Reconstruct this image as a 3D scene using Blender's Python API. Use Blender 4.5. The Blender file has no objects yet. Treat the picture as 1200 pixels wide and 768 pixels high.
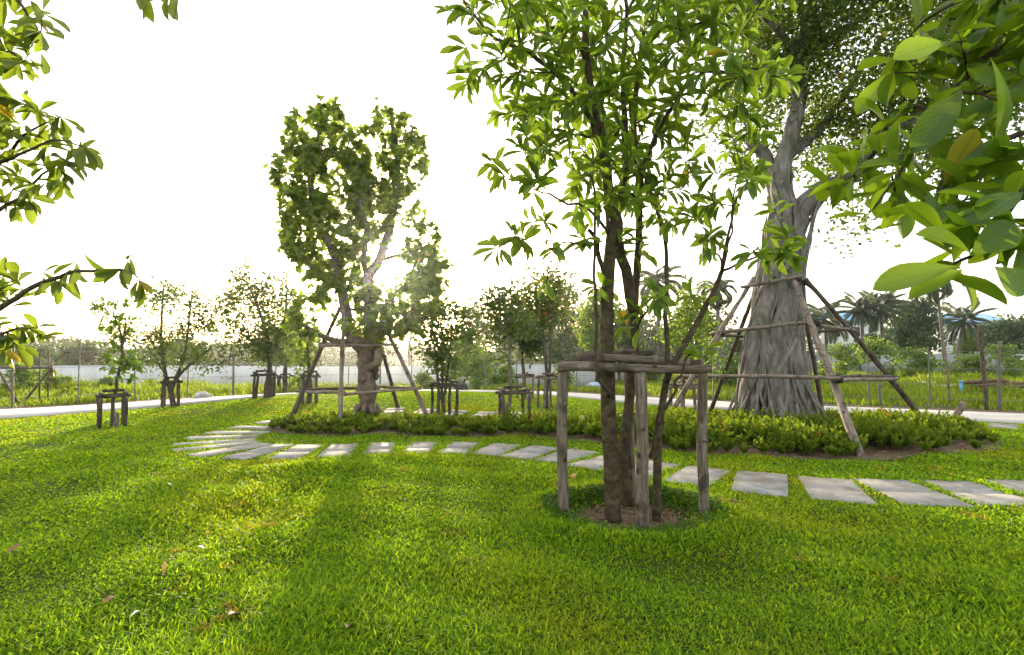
import bpy, math, random
import numpy as np
from mathutils import Vector, Matrix, Quaternion

SC = bpy.context.scene
COL = SC.collection
RNG = np.random.default_rng(7)
random.seed(7)
F, CX, CY, HOR, EYE = 640.0, 600.0, 384.0, 420.0, 1.25
PITCH = math.atan((HOR - CY) / F)

# ------------------------------------------------------------------ terrain
def sstep(a, b, x):
    t = np.clip((x - a) / (b - a), 0, 1)
    return t * t * (3 - 2 * t)

def bump(x, y, cx, cy, sx, sy):
    return np.exp(-(((x - cx) / sx) ** 2 + ((y - cy) / sy) ** 2))

PATH_PTS = [(5.6, 5.3), (4.88, 5.16), (4.3, 5.05), (3.73, 5.03), (3.03, 5.1), (2.38, 5.33), (1.9, 5.7), (1.53, 6.25), (1.1, 6.6), (.73, 7.02), (.29, 7.34), (-.19, 7.55), (-.7, 7.7), (-1.29, 7.7), (-1.83, 7.62), (-2.34, 7.37), (-2.86, 7.17), (-3.4, 7.14), (-3.89, 7.34),
            (-4.3, 7.7), (-4.47, 8.1), (-4.6, 8.6), (-4.6, 9.1), (-4.64, 9.76), (-4.56, 10.5), (-4.36, 11.3)]
NT = (0.93, 4.36)                       # foot of the near tree
def H(x, y):
    x = np.asarray(x, float); y = np.asarray(y, float)
    z = 0.30 * bump(x, y, -3.4, 15.2, 5.0, 3.6)
    r = np.hypot(x - NT[0], y - NT[1])
    z = z + 0.075 * np.exp(-((r - 0.72) / 0.22) ** 2) - 0.02 * np.exp(-(r / 0.4) ** 2)
    z = z + 0.07 * bump(x, y, -2.35, 6.15, 0.55, 0.28)
    n = 0.016 * np.sin(2.9 * x + 1.3) * np.sin(2.3 * y + 0.4) + 0.011 * np.sin(5.3 * x - 2.1 * y) + 0.008 * np.sin(7.7 * y + 3.1 * x + 2)
    near = 1 - sstep(9, 14, np.hypot(x, y))
    flat = np.full(np.shape(x), 9.0)
    for a, b in PATH_PTS: flat = np.minimum(flat, (x - a) ** 2 + (y - b) ** 2)
    z = z + n * near * sstep(0.5, 1.1, r) * sstep(0.35, 1.1, np.sqrt(flat))
    z = z - 1.25 * sstep(20, 38, y) * (1 - sstep(5, 15, x))
    z = z + 0.10 * np.sin(0.21 * x + 1) * np.sin(0.17 * y) * sstep(24, 40, y)
    return z

def ray(px, py):
    x, yu = (px - CX) / F, (CY - py) / F
    cp, sp = math.cos(PITCH), math.sin(PITCH)
    return np.array([x, cp - yu * sp, sp + yu * cp])

def P(px, py, d):                       # point on a sight line at forward distance d (metres along +Y)
    r = ray(px, py)
    return np.array([0, 0, EYE]) + r * (d / r[1])

def G(px, py):                          # where a sight line meets the ground
    r = ray(px, py); r = r / r[1]
    d = 1.0
    prev = d
    while d < 200:
        q = np.array([0, 0, EYE]) + r * d
        if q[2] < float(H(q[0], q[1])):
            lo, hi = prev, d
            for _ in range(24):
                m = 0.5 * (lo + hi); q = np.array([0, 0, EYE]) + r * m
                if q[2] < float(H(q[0], q[1])): hi = m
                else: lo = m
            return np.array([r[0] * hi, hi, float(H(r[0] * hi, hi))])
        prev = d; d *= 1.02
    return np.array([r[0] * d, d, float(H(r[0] * d, d))])

def on(x, y, dz=0.0):
    return np.array([x, y, float(H(x, y)) + dz])

# ------------------------------------------------------------------ scene objects
def tag(o, label=None, cat=None, group=None, kind=None):
    if label: o['label'] = label
    if cat: o['category'] = cat
    if group: o['group'] = group
    if kind: o['kind'] = kind
    return o

def thing(name, label, cat, loc=(0, 0, 0), group=None):
    o = bpy.data.objects.new(name, None); COL.objects.link(o)
    o.location = Vector(loc); o.empty_display_size = 0.1
    return tag(o, label, cat, group)

def link(name, me, parent=None):
    o = bpy.data.objects.new(name, me); COL.objects.link(o)
    if parent is not None: o.parent = parent
    return o

def mesh(name, verts, faces, mat=None, smooth=True, attr=None):
    """verts (n,3); faces: list of (m,k) int arrays"""
    verts = np.asarray(verts, np.float32)
    me = bpy.data.meshes.new(name)
    me.vertices.add(len(verts)); me.vertices.foreach_set('co', verts.ravel())
    fl = [np.asarray(f, np.int32) for f in faces if len(f)]
    nl = sum(f.size for f in fl)
    me.loops.add(nl)
    me.loops.foreach_set('vertex_index', np.concatenate([f.ravel() for f in fl]))
    tot = np.concatenate([np.full(len(f), f.shape[1], np.int32) for f in fl])
    st = np.concatenate([[0], np.cumsum(tot)[:-1]]).astype(np.int32)
    me.polygons.add(len(tot)); me.polygons.foreach_set('loop_start', st)
    try: me.polygons.foreach_set('loop_total', tot)
    except Exception: pass
    me.update(calc_edges=True)
    if smooth: me.polygons.foreach_set('use_smooth', np.ones(len(tot), bool))
    if attr is not None:
        a = me.attributes.new('leaf', 'FLOAT_VECTOR', 'POINT')
        a.data.foreach_set('vector', np.asarray(attr, np.float32).ravel())
    if mat is not None: me.materials.append(mat)
    return me

class MB:
    """collects geometry that becomes ONE mesh"""
    def __init__(s): s.v = []; s.f3 = []; s.f4 = []; s.n = 0; s.a = []
    def add(s, v, f3=None, f4=None, a=None):
        v = np.asarray(v, float)
        if f3 is not None and len(f3): s.f3.append(np.asarray(f3) + s.n)
        if f4 is not None and len(f4): s.f4.append(np.asarray(f4) + s.n)
        s.v.append(v); s.n += len(v)
        s.a.append(np.zeros((len(v), 3)) if a is None else a)
    def tube(s, pts, rad, n=8, cap=True):
        pts = np.asarray(pts, float); k = len(pts)
        rad = np.broadcast_to(np.asarray(rad, float), (k,))
        ok = np.concatenate([[True], np.linalg.norm(np.diff(pts, axis=0), axis=1) > 1e-5])
        pts, rad = pts[ok], rad[ok]; k = len(pts)
        if k < 2: return
        t = np.gradient(pts, axis=0); t /= np.linalg.norm(t, axis=1)[:, None] + 1e-12
        ref = np.array([1.0, 0, 0]) if abs(t[0][0]) < 0.8 else np.array([0, 1.0, 0])
        u = np.cross(t[0], ref); u /= np.linalg.norm(u)
        ang = np.linspace(0, 2 * np.pi, n, endpoint=False)
        V = []
        for i in range(k):
            u = u - t[i] * u.dot(t[i]); u /= np.linalg.norm(u) + 1e-12
            w = np.cross(t[i], u)
            V.append(pts[i] + rad[i] * (np.cos(ang)[:, None] * u + np.sin(ang)[:, None] * w))
        V = np.concatenate(V)
        i = np.arange(k - 1)[:, None] * n; j = np.arange(n)[None]; j2 = (j + 1) % n
        q = np.stack([i + j, i + j2, i + n + j2, i + n + j], -1).reshape(-1, 4)
        f3 = []
        if cap:
            b, e = len(V), len(V) + 1
            V = np.concatenate([V, pts[:1], pts[-1:]])
            for a in range(n):
                f3.append([b, (a + 1) % n, a]); f3.append([e, (k - 1) * n + a, (k - 1) * n + (a + 1) % n])
        s.add(V, f3, q)
    def box(s, c, size, M=None):
        c = np.asarray(c, float); h = np.asarray(size, float) / 2
        v = np.array([[x, y, z] for x in (-1, 1) for y in (-1, 1) for z in (-1, 1)]) * h
        if M is not None: v = v @ np.asarray(M).T
        s.add(v + c, None, [[0, 1, 3, 2], [4, 6, 7, 5], [0, 4, 5, 1], [2, 3, 7, 6], [0, 2, 6, 4], [1, 5, 7, 3]])
    def build(s, name, mat, parent=None, smooth=True, attr=False, origin=None):
        v = np.concatenate(s.v)
        if parent is not None: v = v - np.array(parent.location if origin is None else origin)[None]
        me = mesh(name, v, [np.concatenate(s.f3) if s.f3 else [], np.concatenate(s.f4) if s.f4 else []], mat, smooth,
                  np.concatenate(s.a) if attr else None)
        return link(name, me, parent)

# ------------------------------------------------------------------ materials
class NT_:
    def __init__(s, name):
        s.m = bpy.data.materials.new(name); s.m.use_nodes = True
        s.t = s.m.node_tree; s.t.nodes.clear()
        s.out = s.t.nodes.new('ShaderNodeOutputMaterial')
    def n(s, typ, **kw):
        nd = s.t.nodes.new('ShaderNode' + typ)
        for k, v in kw.items():
            if k.startswith('_'): setattr(nd, k[1:], v)
            else:
                key = int(k[1:]) if k[0] == 'i' and k[1:].isdigit() else k.replace('__', ' ')
                if hasattr(v, 'is_output'): s.t.links.new(v, nd.inputs[key])
                else: nd.inputs[key].default_value = v
        return nd
    def noise(s, scale, vec=None, detail=4, rough=0.55, dist=0.0):
        nd = s.n('TexNoise', Scale=scale, Detail=detail, Roughness=rough, Distortion=dist)
        if vec is not None: s.t.links.new(vec, nd.inputs['Vector'])
        return nd.outputs['Fac']
    def ramp(s, fac, stops):
        nd = s.n('ValToRGB', Fac=fac); e = nd.color_ramp.elements
        while len(e) < len(stops): e.new(0.5)
        for i, (p, c) in enumerate(stops): e[i].position = p; e[i].color = (*c, 1)
        return nd.outputs['Color']
    def mix(s, fac, a, b, mode='MIX'):
        nd = s.n('Mix', _data_type='RGBA', _blend_type=mode)
        for key, v in ((0, fac), (6, a), (7, b)):
            if hasattr(v, 'is_output'): s.t.links.new(v, nd.inputs[key])
            else: nd.inputs[key].default_value = v if key == 0 else (*v, 1)
        return nd.outputs[2]
    def vec(s, kind='Object', scale=(1, 1, 1)):
        tc = s.n('TexCoord').outputs[kind]
        return s.n('Mapping', Vector=tc, Scale=scale).outputs[0]
    def bump(s, fac, strength=0.5, dist=0.02):
        return s.n('Bump', Height=fac, Strength=strength, Distance=dist).outputs[0]
    def surf(s, col, rough=0.8, normal=None, spec=0.3, extra=None):
        b = s.n('BsdfPrincipled', Roughness=rough)
        if hasattr(col, 'is_output'): s.t.links.new(col, b.inputs['Base Color'])
        else: b.inputs['Base Color'].default_value = (*col, 1)
        b.inputs['Specular IOR Level'].default_value = spec
        if normal is not None: s.t.links.new(normal, b.inputs['Normal'])
        return b
    def done(s, shader):
        s.t.links.new(shader.outputs[0], s.out.inputs['Surface']); return s.m

def leaf_mat(name, dark, mid, light, trans, tmix=0.45, rough=0.42, veins=False, accent=None, accent_at=0.93, spec=0.35):
    s = NT_(name)
    at = s.n('Attribute', _attribute_name='leaf')
    sep = s.n('SeparateXYZ', Vector=at.outputs['Vector'])
    stops = [(0.0, dark), (0.5, mid), (0.9, light)]
    c = s.ramp(sep.outputs[0], stops)
    tc = s.mix(0.6, trans, c, 'MIX')
    tc = s.mix(sep.outputs[0], tuple(0.6 * x for x in trans), tuple(1.25 * x for x in trans))
    nrm = None
    if accent is not None:
        k = s.n('Math', _operation='GREATER_THAN', i0=sep.outputs[0], i1=accent_at).outputs[0]
        c = s.mix(k, c, accent); tc = s.mix(k, tc, tuple(1.3 * x for x in accent))
    if veins:
        ab = s.n('Math', _operation='ABSOLUTE', i0=sep.outputs[2]).outputs[0]
        rib = s.n('Math', _operation='LESS_THAN', i0=ab, i1=0.05).outputs[0]
        a2 = s.n('Math', _operation='MULTIPLY', i0=ab, i1=0.35).outputs[0]
        t2 = s.n('Math', _operation='SUBTRACT', i0=sep.outputs[1], i1=a2).outputs[0]
        sn = s.n('Math', _operation='SINE', i0=s.n('Math', _operation='MULTIPLY', i0=t2, i1=62.0).outputs[0]).outputs[0]
        vn = s.n('Math', _operation='GREATER_THAN', i0=sn, i1=0.9).outputs[0]
        vv = s.n('Math', _operation='MAXIMUM', i0=rib, i1=s.n('Math', _operation='MULTIPLY', i0=vn, i1=0.35).outputs[0]).outputs[0]
        c = s.mix(s.n('Math', _operation='MULTIPLY', i0=vv, i1=0.6).outputs[0], c, (0.16, 0.26, 0.06))
        tc = s.mix(s.n('Math', _operation='MULTIPLY', i0=vv, i1=0.5).outputs[0], tc, (0.05, 0.09, 0.01))
        nrm = s.bump(sn, 0.12, 0.01)
    p = s.surf(c, rough, nrm, spec)
    tr = s.n('BsdfTranslucent', Color=tc)
    return s.done(s.n('MixShader', Fac=tmix, i1=p.outputs[0], i2=tr.outputs[0]))

def bark_mat(name, a, b, c, ring=0.0, stretch=(9, 9, 2.2), bs=0.8):
    s = NT_(name)
    v = s.vec('Object', stretch)
    n1 = s.noise(3.0, v, 6, 0.65, 0.6)
    n2 = s.noise(14.0, v, 4, 0.6)
    col = s.ramp(n1, [(0.3, a), (0.52, b), (0.72, c)])
    col = s.mix(0.35, col, s.ramp(n2, [(0.35, (0.02, 0.016, 0.012)), (0.65, (0.3, 0.27, 0.23))]), 'OVERLAY')
    moss = s.noise(1.7, s.vec('Object'), 3)
    col = s.mix(s.n('MapRange', Value=moss, i1=0.55, i2=0.75, i3=0.0, i4=0.35).outputs[0], col, (0.09, 0.10, 0.045))
    h = s.n('Math', _operation='ADD', i0=n1, i1=s.n('Math', _operation='MULTIPLY', i0=n2, i1=0.4).outputs[0]).outputs[0]
    if ring:
        w = s.n('TexWave', _bands_direction='Z', Scale=ring, Distortion=3.0, Detail=2.0)
        s.t.links.new(s.vec('Object'), w.inputs['Vector'])
        h = s.n('Math', _operation='ADD', i0=h, i1=s.n('Math', _operation='MULTIPLY', i0=w.outputs['Fac'], i1=0.35).outputs[0]).outputs[0]
    return s.done(s.surf(col, 0.9, s.bump(h, bs, 0.012), 0.15))

def log_mat(name, dark, mid, pale):
    s = NT_(name)
    rn = s.n('ObjectInfo').outputs['Random']
    off = s.n('CombineXYZ', X=s.n('Math', _operation='MULTIPLY', i0=rn, i1=37.0).outputs[0])
    tc = s.n('TexCoord').outputs['Object']
    base = s.n('VectorMath', _operation='ADD', i0=tc, i1=off.outputs[0]).outputs[0]
    v = s.n('Mapping', Vector=base, Scale=(14, 14, 1.6)).outputs[0]
    n1 = s.noise(3.0, v, 6, 0.7, 0.4); n2 = s.noise(9.0, base, 4, 0.6, 0.8)
    col = s.ramp(n1, [(0.28, dark), (0.5, mid), (0.74, pale)])
    bark = s.n('MapRange', Value=s.noise(4.0, base, 3, 0.6), i1=0.54, i2=0.62, i3=0.0, i4=0.7).outputs[0]
    col = s.mix(bark, col, tuple(x * 0.9 for x in dark))
    lich = s.n('MapRange', Value=n2, i1=0.60, i2=0.72, i3=0.0, i4=0.5).outputs[0]
    col = s.mix(lich, col, tuple(min(1, x * 1.35) for x in pale))
    vo = s.n('TexVoronoi', Scale=9.0); s.t.links.new(s.n('Mapping', Vector=base, Scale=(1, 1, 0.7)).outputs[0], vo.inputs['Vector'])
    knot = s.n('MapRange', Value=vo.outputs['Distance'], i1=0.10, i2=0.2, i3=0.85, i4=0.0).outputs[0]
    col = s.mix(knot, col, (0.025, 0.018, 0.013))
    h = s.n('Math', _operation='SUBTRACT', i0=n1, i1=knot).outputs[0]
    return s.done(s.surf(col, 0.85, s.bump(h, 0.9, 0.010), 0.2))

def plain_mat(name, col, rough=0.7, var=0.25, scale=6.0, bs=0.2, metal=0.0):
    s = NT_(name)
    n = s.noise(scale, s.vec('Object'), 5, 0.6)
    c = s.ramp(n, [(0.3, tuple(x * (1 - var) for x in col)), (0.7, tuple(min(1, x * (1 + var)) for x in col))])
    b = s.surf(c, rough, s.bump(n, bs, 0.01), 0.3); b.inputs['Metallic'].default_value = metal
    return s.done(b)

M = {}
M['near_bark'] = bark_mat('near_tree_bark', (0.035, 0.025, 0.014), (0.095, 0.07, 0.042), (0.165, 0.13, 0.085), ring=5.0, stretch=(5, 5, 5))
M['fig_bark'] = bark_mat('fig_bark', (0.075, 0.065, 0.054), (0.215, 0.193, 0.165), (0.38, 0.355, 0.32), stretch=(2.6, 2.6, 0.8), bs=0.35)
M['grey_bark'] = bark_mat('grey_bark', (0.09, 0.07, 0.05), (0.22, 0.175, 0.13), (0.36, 0.30, 0.24), stretch=(5, 5, 3))
M['thin_bark'] = bark_mat('thin_bark', (0.05, 0.04, 0.03), (0.13, 0.105, 0.08), (0.24, 0.2, 0.16), stretch=(9, 9, 4))
M['palm_bark'] = bark_mat('palm_bark', (0.09, 0.08, 0.065), (0.2, 0.18, 0.15), (0.3, 0.27, 0.23), ring=3.0, stretch=(3, 3, 3))
M['log'] = log_mat('weathered_log', (0.045, 0.031, 0.022), (0.14, 0.107, 0.08), (0.28, 0.235, 0.19))
M['stake'] = log_mat('weathered_stake', (0.065, 0.046, 0.035), (0.19, 0.145, 0.11), (0.36, 0.30, 0.245))
M['dark_log'] = log_mat('dark_log', (0.03, 0.022, 0.017), (0.085, 0.064, 0.048), (0.18, 0.145, 0.11))
# leaves: dark / mid / light reflectance, transmitted colour
M['near_leaf'] = leaf_mat('near_leaf', (0.032, 0.075, 0.010), (0.07, 0.14, 0.014), (0.12, 0.205, 0.02), (0.26, 0.40, 0.022), 0.5, accent=(0.42, 0.30, 0.015), accent_at=0.992)
M['hang_leaf'] = leaf_mat('hanging_leaf', (0.028, 0.065, 0.007), (0.065, 0.13, 0.010), (0.12, 0.20, 0.016), (0.28, 0.42, 0.014), 0.5, accent=(0.30, 0.27, 0.02), accent_at=0.975, veins=True, rough=0.36)
M['left_leaf'] = leaf_mat('left_leaf', (0.045, 0.085, 0.012), (0.075, 0.12, 0.016), (0.12, 0.16, 0.02), (0.27, 0.36, 0.022), 0.48, accent=(0.34, 0.24, 0.015), accent_at=0.975)
M['fig_leaf'] = leaf_mat('fig_leaf', (0.028, 0.062, 0.012), (0.048, 0.092, 0.015), (0.085, 0.135, 0.02), (0.17, 0.26, 0.02), 0.42, accent=(0.30, 0.22, 0.02), accent_at=0.97)
M['round_leaf'] = leaf_mat('round_leaf', (0.055, 0.115, 0.015), (0.095, 0.165, 0.02), (0.145, 0.215, 0.028), (0.30, 0.40, 0.035), 0.5, accent=(0.40, 0.30, 0.02), accent_at=0.985)
M['feather_leaf'] = leaf_mat('feather_leaf', (0.035, 0.075, 0.015), (0.06, 0.11, 0.02), (0.10, 0.155, 0.03), (0.16, 0.23, 0.035), 0.38)
M['red_leaf'] = leaf_mat('red_tip_leaf', (0.045, 0.085, 0.015), (0.07, 0.115, 0.02), (0.12, 0.155, 0.03), (0.20, 0.25, 0.03), 0.42, accent=(0.40, 0.10, 0.05), accent_at=0.90)
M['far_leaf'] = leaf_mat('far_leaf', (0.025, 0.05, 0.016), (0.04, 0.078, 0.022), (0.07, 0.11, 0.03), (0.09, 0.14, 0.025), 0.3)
M['bright_leaf'] = leaf_mat('bright_leaf', (0.05, 0.10, 0.018), (0.085, 0.15, 0.024), (0.13, 0.20, 0.03), (0.22, 0.32, 0.03), 0.45)
M['palm_leaf'] = leaf_mat('palm_leaf', (0.03, 0.055, 0.018), (0.05, 0.08, 0.025), (0.09, 0.115, 0.04), (0.12, 0.15, 0.03), 0.3, accent=(0.25, 0.19, 0.09), accent_at=0.93)
M['shrub_leaf'] = leaf_mat('shrub_leaf', (0.03, 0.065, 0.006), (0.06, 0.11, 0.008), (0.14, 0.18, 0.012), (0.19, 0.26, 0.012), 0.42, rough=0.6, spec=0.12, accent=(0.28, 0.12, 0.03), accent_at=0.985)
M['clover_leaf'] = leaf_mat('clover_leaf', (0.025, 0.065, 0.006), (0.045, 0.10, 0.008), (0.07, 0.14, 0.010), (0.12, 0.22, 0.010), 0.38, spec=0.15, rough=0.6)
M['weed'] = leaf_mat('weed_blade', (0.06, 0.115, 0.008), (0.11, 0.175, 0.012), (0.19, 0.235, 0.02), (0.28, 0.36, 0.016), 0.45, rough=0.6, spec=0.12)
M['dry'] = plain_mat('dry_leaf_brown', (0.20, 0.11, 0.05), 0.7, 0.35, 30)
M['dry_yellow'] = plain_mat('dry_leaf_yellow', (0.42, 0.24, 0.05), 0.7, 0.25, 30)
M['petal'] = plain_mat('white_petal', (0.7, 0.68, 0.58), 0.6, 0.1, 30)

def grass_mat():
    s = NT_('lawn_blade')
    at = s.n('Attribute', _attribute_name='leaf'); sep = s.n('SeparateXYZ', Vector=at.outputs['Vector'])
    pos = s.n('NewGeometry').outputs['Position']
    patch = s.noise(0.55, pos, 4, 0.6); fine = s.noise(3.1, pos, 3, 0.6)
    green = s.ramp(sep.outputs[0], [(0.0, (0.062, 0.130, 0.005)), (0.5, (0.125, 0.235, 0.008)), (0.92, (0.24, 0.335, 0.013))])
    yel = s.ramp(sep.outputs[0], [(0.0, (0.115, 0.155, 0.005)), (0.5, (0.20, 0.245, 0.008)), (0.92, (0.30, 0.32, 0.013))])
    mk = s.n('MapRange', Value=patch, i1=0.50, i2=0.68).outputs[0]
    col = s.mix(mk, green, yel)
    dry = s.n('Math', _operation='MULTIPLY', i0=s.n('MapRange', Value=fine, i1=0.55, i2=0.68).outputs[0],
              i1=s.n('MapRange', Value=s.noise(0.9, pos, 2), i1=0.5, i2=0.62).outputs[0]).outputs[0]
    dk = s.n('Math', _operation='MULTIPLY', i0=dry, i1=s.n('MapRange', Value=sep.outputs[0], i1=0.45, i2=0.7).outputs[0]).outputs[0]
    col = s.mix(dk, col, (0.26, 0.14, 0.03))
    tcol = s.mix(1.0, col, (2.3, 2.1, 1.0), 'MULTIPLY')
    p = s.surf(col, 0.6, None, 0.10); tr = s.n('BsdfTranslucent', Color=tcol)
    return s.done(s.n('MixShader', Fac=0.45, i1=p.outputs[0], i2=tr.outputs[0]))
M['grass'] = grass_mat()

def ground_mat():
    s = NT_('ground_soil')
    pos = s.n('NewGeometry').outputs['Position']
    n1 = s.noise(0.35, pos, 5, 0.6); n2 = s.noise(18, pos, 5, 0.7)
    col = s.ramp(n1, [(0.35, (0.03, 0.055, 0.006)), (0.6, (0.05, 0.075, 0.009)), (0.75, (0.09, 0.085, 0.03))])
    col = s.mix(0.5, col, s.ramp(n2, [(0.3, (0.02, 0.025, 0.005)), (0.7, (0.07, 0.075, 0.02))]))
    return s.done(s.surf(col, 0.95, s.bump(n2, 0.8, 0.03), 0.1))
M['ground'] = ground_mat()
def soil_mat():
    s = NT_('bare_soil')
    pos = s.n('NewGeometry').outputs['Position']
    n1 = s.noise(5, pos, 5, 0.6); n2 = s.noise(45, pos, 5, 0.7)
    col = s.ramp(n1, [(0.3, (0.07, 0.045, 0.028)), (0.55, (0.14, 0.095, 0.06)), (0.75, (0.22, 0.165, 0.11))])
    col = s.mix(0.4, col, s.ramp(n2, [(0.3, (0.03, 0.02, 0.012)), (0.7, (0.24, 0.18, 0.12))]))
    return s.done(s.surf(col, 0.95, s.bump(n2, 1.0, 0.02), 0.1))
M['soil'] = soil_mat()
def stone_mat():
    s = NT_('path_stone')
    rn = s.n('ObjectInfo').outputs['Random']
    pos = s.n('VectorMath', _operation='ADD', i0=s.n('TexCoord').outputs['Object'], i1=s.n('CombineXYZ', X=s.n('Math', _operation='MULTIPLY', i0=rn, i1=50.0).outputs[0]).outputs[0]).outputs[0]
    n1 = s.noise(3.2, pos, 6, 0.65, 0.5); n2 = s.noise(40, pos, 4, 0.7)
    col = s.ramp(n1, [(0.28, (0.145, 0.13, 0.112)), (0.5, (0.265, 0.25, 0.23)), (0.72, (0.39, 0.375, 0.35))])
    rust = s.n('MapRange', Value=s.noise(2.1, pos, 4, 0.6, 0.8), i1=0.52, i2=0.70, i3=0.0, i4=0.55).outputs[0]
    col = s.mix(rust, col, (0.19, 0.14, 0.09))
    col = s.mix(0.2, col, s.ramp(n2, [(0.35, (0.1, 0.1, 0.1)), (0.65, (0.7, 0.7, 0.7))]), 'OVERLAY')
    return s.done(s.surf(col, 0.9, s.bump(s.n('Math', _operation='ADD', i0=n1, i1=n2).outputs[0], 0.3, 0.006), 0.12))
M['stone'] = stone_mat()
def concrete_mat():
    s = NT_('path_concrete')
    pos = s.n('NewGeometry').outputs['Position']
    n1 = s.noise(0.9, pos, 6, 0.6); n2 = s.noise(30, pos, 4, 0.7)
    col = s.ramp(n1, [(0.3, (0.36, 0.33, 0.30)), (0.7, (0.50, 0.475, 0.44))])
    col = s.mix(0.18, col, s.ramp(n2, [(0.3, (0.2, 0.2, 0.2)), (0.7, (0.7, 0.7, 0.7))]), 'OVERLAY')
    return s.done(s.surf(col, 0.9, s.bump(n2, 0.2, 0.004), 0.2))
M['concrete'] = concrete_mat()
M['hoarding'] = plain_mat('white_hoarding', (0.50, 0.505, 0.50), 0.6, 0.08, 0.4, 0.02)
M['grey_wall'] = plain_mat('grey_wall', (0.30, 0.31, 0.32), 0.8, 0.15, 0.5)
M['wire'] = plain_mat('galvanised_wire', (0.16, 0.16, 0.155), 0.5, 0.2, 10, 0.0, 0.4)
M['post'] = plain_mat('fence_post', (0.12, 0.115, 0.10), 0.7, 0.3, 12)
M['rust'] = plain_mat('rusty_steel', (0.085, 0.05, 0.033), 0.75, 0.4, 14)
M['blue_roof'] = plain_mat('blue_roof', (0.22, 0.42, 0.58), 0.5, 0.1, 1.0)
M['house_wall'] = plain_mat('house_wall', (0.62, 0.6, 0.56), 0.8, 0.1, 1.0)
M['window'] = plain_mat('dark_window', (0.03, 0.035, 0.04), 0.2, 0.1, 1.0)
M['rock'] = plain_mat('pale_rock', (0.42, 0.40, 0.37), 0.9, 0.3, 9, 0.8)
M['dark_rock'] = plain_mat('dark_boulder', (0.05, 0.052, 0.055), 0.8, 0.3, 6, 0.6)
M['blue_sheet'] = plain_mat('blue_sheet', (0.28, 0.36, 0.46), 0.5, 0.4, 5, 0.4)
M['blue_pipe'] = plain_mat('blue_pipe', (0.10, 0.32, 0.48), 0.4, 0.1, 5)
M['strap'] = plain_mat('dark_strap', (0.035, 0.028, 0.024), 0.8, 0.3, 20)
M['timber'] = log_mat('stacked_timber', (0.06, 0.03, 0.02), (0.16, 0.085, 0.055), (0.27, 0.17, 0.12))
M['cloth'] = plain_mat('faded_cloth', (0.30, 0.10, 0.09), 0.8, 0.2, 9)

# ------------------------------------------------------------------ leaves
def row_leaf(ts, ws, fold=0.18, droop=0.12):
    v = [(0, 0, 0)]; uv = [(0, 0)]
    for t, w in zip(ts, ws):
        z = -droop * t * t
        for u in (-1, 0, 1):
            v.append((t, u * w, z + (fold * w if u else 0))); uv.append((t, u))
    v.append((1, 0, -droop)); uv.append((1, 0))
    k = len(ts); f3 = [(0, 2, 1), (0, 3, 2)]; f4 = []
    for i in range(k - 1):
        a = 1 + 3 * i; b = a + 3
        f4 += [(a, a + 1, b + 1, b), (a + 1, a + 2, b + 2, b + 1)]
    a = 1 + 3 * (k - 1); e = len(v) - 1
    f3 += [(a, a + 1, e), (a + 1, a + 2, e)]
    return np.array(v, float), np.array(f3), np.array(f4).reshape(-1, 4), np.array(uv, float)
LEAF_OBO = row_leaf((0.28, 0.6, 0.85), (0.55, 1.0, 0.72), 0.22, 0.16)          # obovate, 18 cm
LEAF_OBO_HI = row_leaf((0.1, 0.22, 0.36, 0.5, 0.64, 0.77, 0.88, 0.96), (0.16, 0.42, 0.68, 0.88, 1.0, 0.94, 0.72, 0.38), 0.16, 0.18)
LEAF_OVAL = row_leaf((0.3, 0.7), (0.85, 0.85), 0.2, 0.1)
LEAF_ROUND = row_leaf((0.2, 0.55, 0.88), (0.72, 1.0, 0.6), 0.15, 0.08)
LEAF_SMALL = (np.array([(0, 0, 0), (0.5, -1, 0.12), (1, 0, -0.1), (0.5, 1, 0.12)], float), np.array([(0, 2, 1), (0, 3, 2)]), np.zeros((0, 4), int), np.array([(0, 0), (.5, -1), (1, 0), (.5, 1)], float))

def unit(a):
    a = np.asarray(a, float)
    return a / (np.linalg.norm(a, axis=-1, keepdims=True) + 1e-12)

def leaves(mb, tpl, pos, axis, nrm, L, W, rnd=None, rng=RNG, curl=0.0):
    v, f3, f4, uv = tpl
    N = len(pos)
    if N == 0: return
    a = unit(axis); sdir = unit(np.cross(nrm, a)); n = np.cross(a, sdir)
    L = np.broadcast_to(L, (N,))[:, None, None]; W = np.broadcast_to(W, (N,))[:, None, None]
    w = v[None, :, 2:3] * np.ones((N, 1, 1))
    if curl: w = w - (rng.random((N, 1, 1)) * 2 - 0.7) * curl * (v[None, :, 0:1] ** 2)
    V = pos[:, None] + L * v[None, :, 0:1] * a[:, None] + W * v[None, :, 1:2] * sdir[:, None] + (L * 0.6 + 0.4 * W) * w * n[:, None]
    if rnd is None: rnd = rng.random(N)
    A = np.concatenate([np.repeat(rnd, len(v))[:, None], np.tile(uv, (N, 1))], 1)
    o = (np.arange(N) * len(v))[:, None, None]
    mb.add(V.reshape(-1, 3), (f3[None] + o).reshape(-1, 3), (f4[None] + o).reshape(-1, 4), A)

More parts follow.
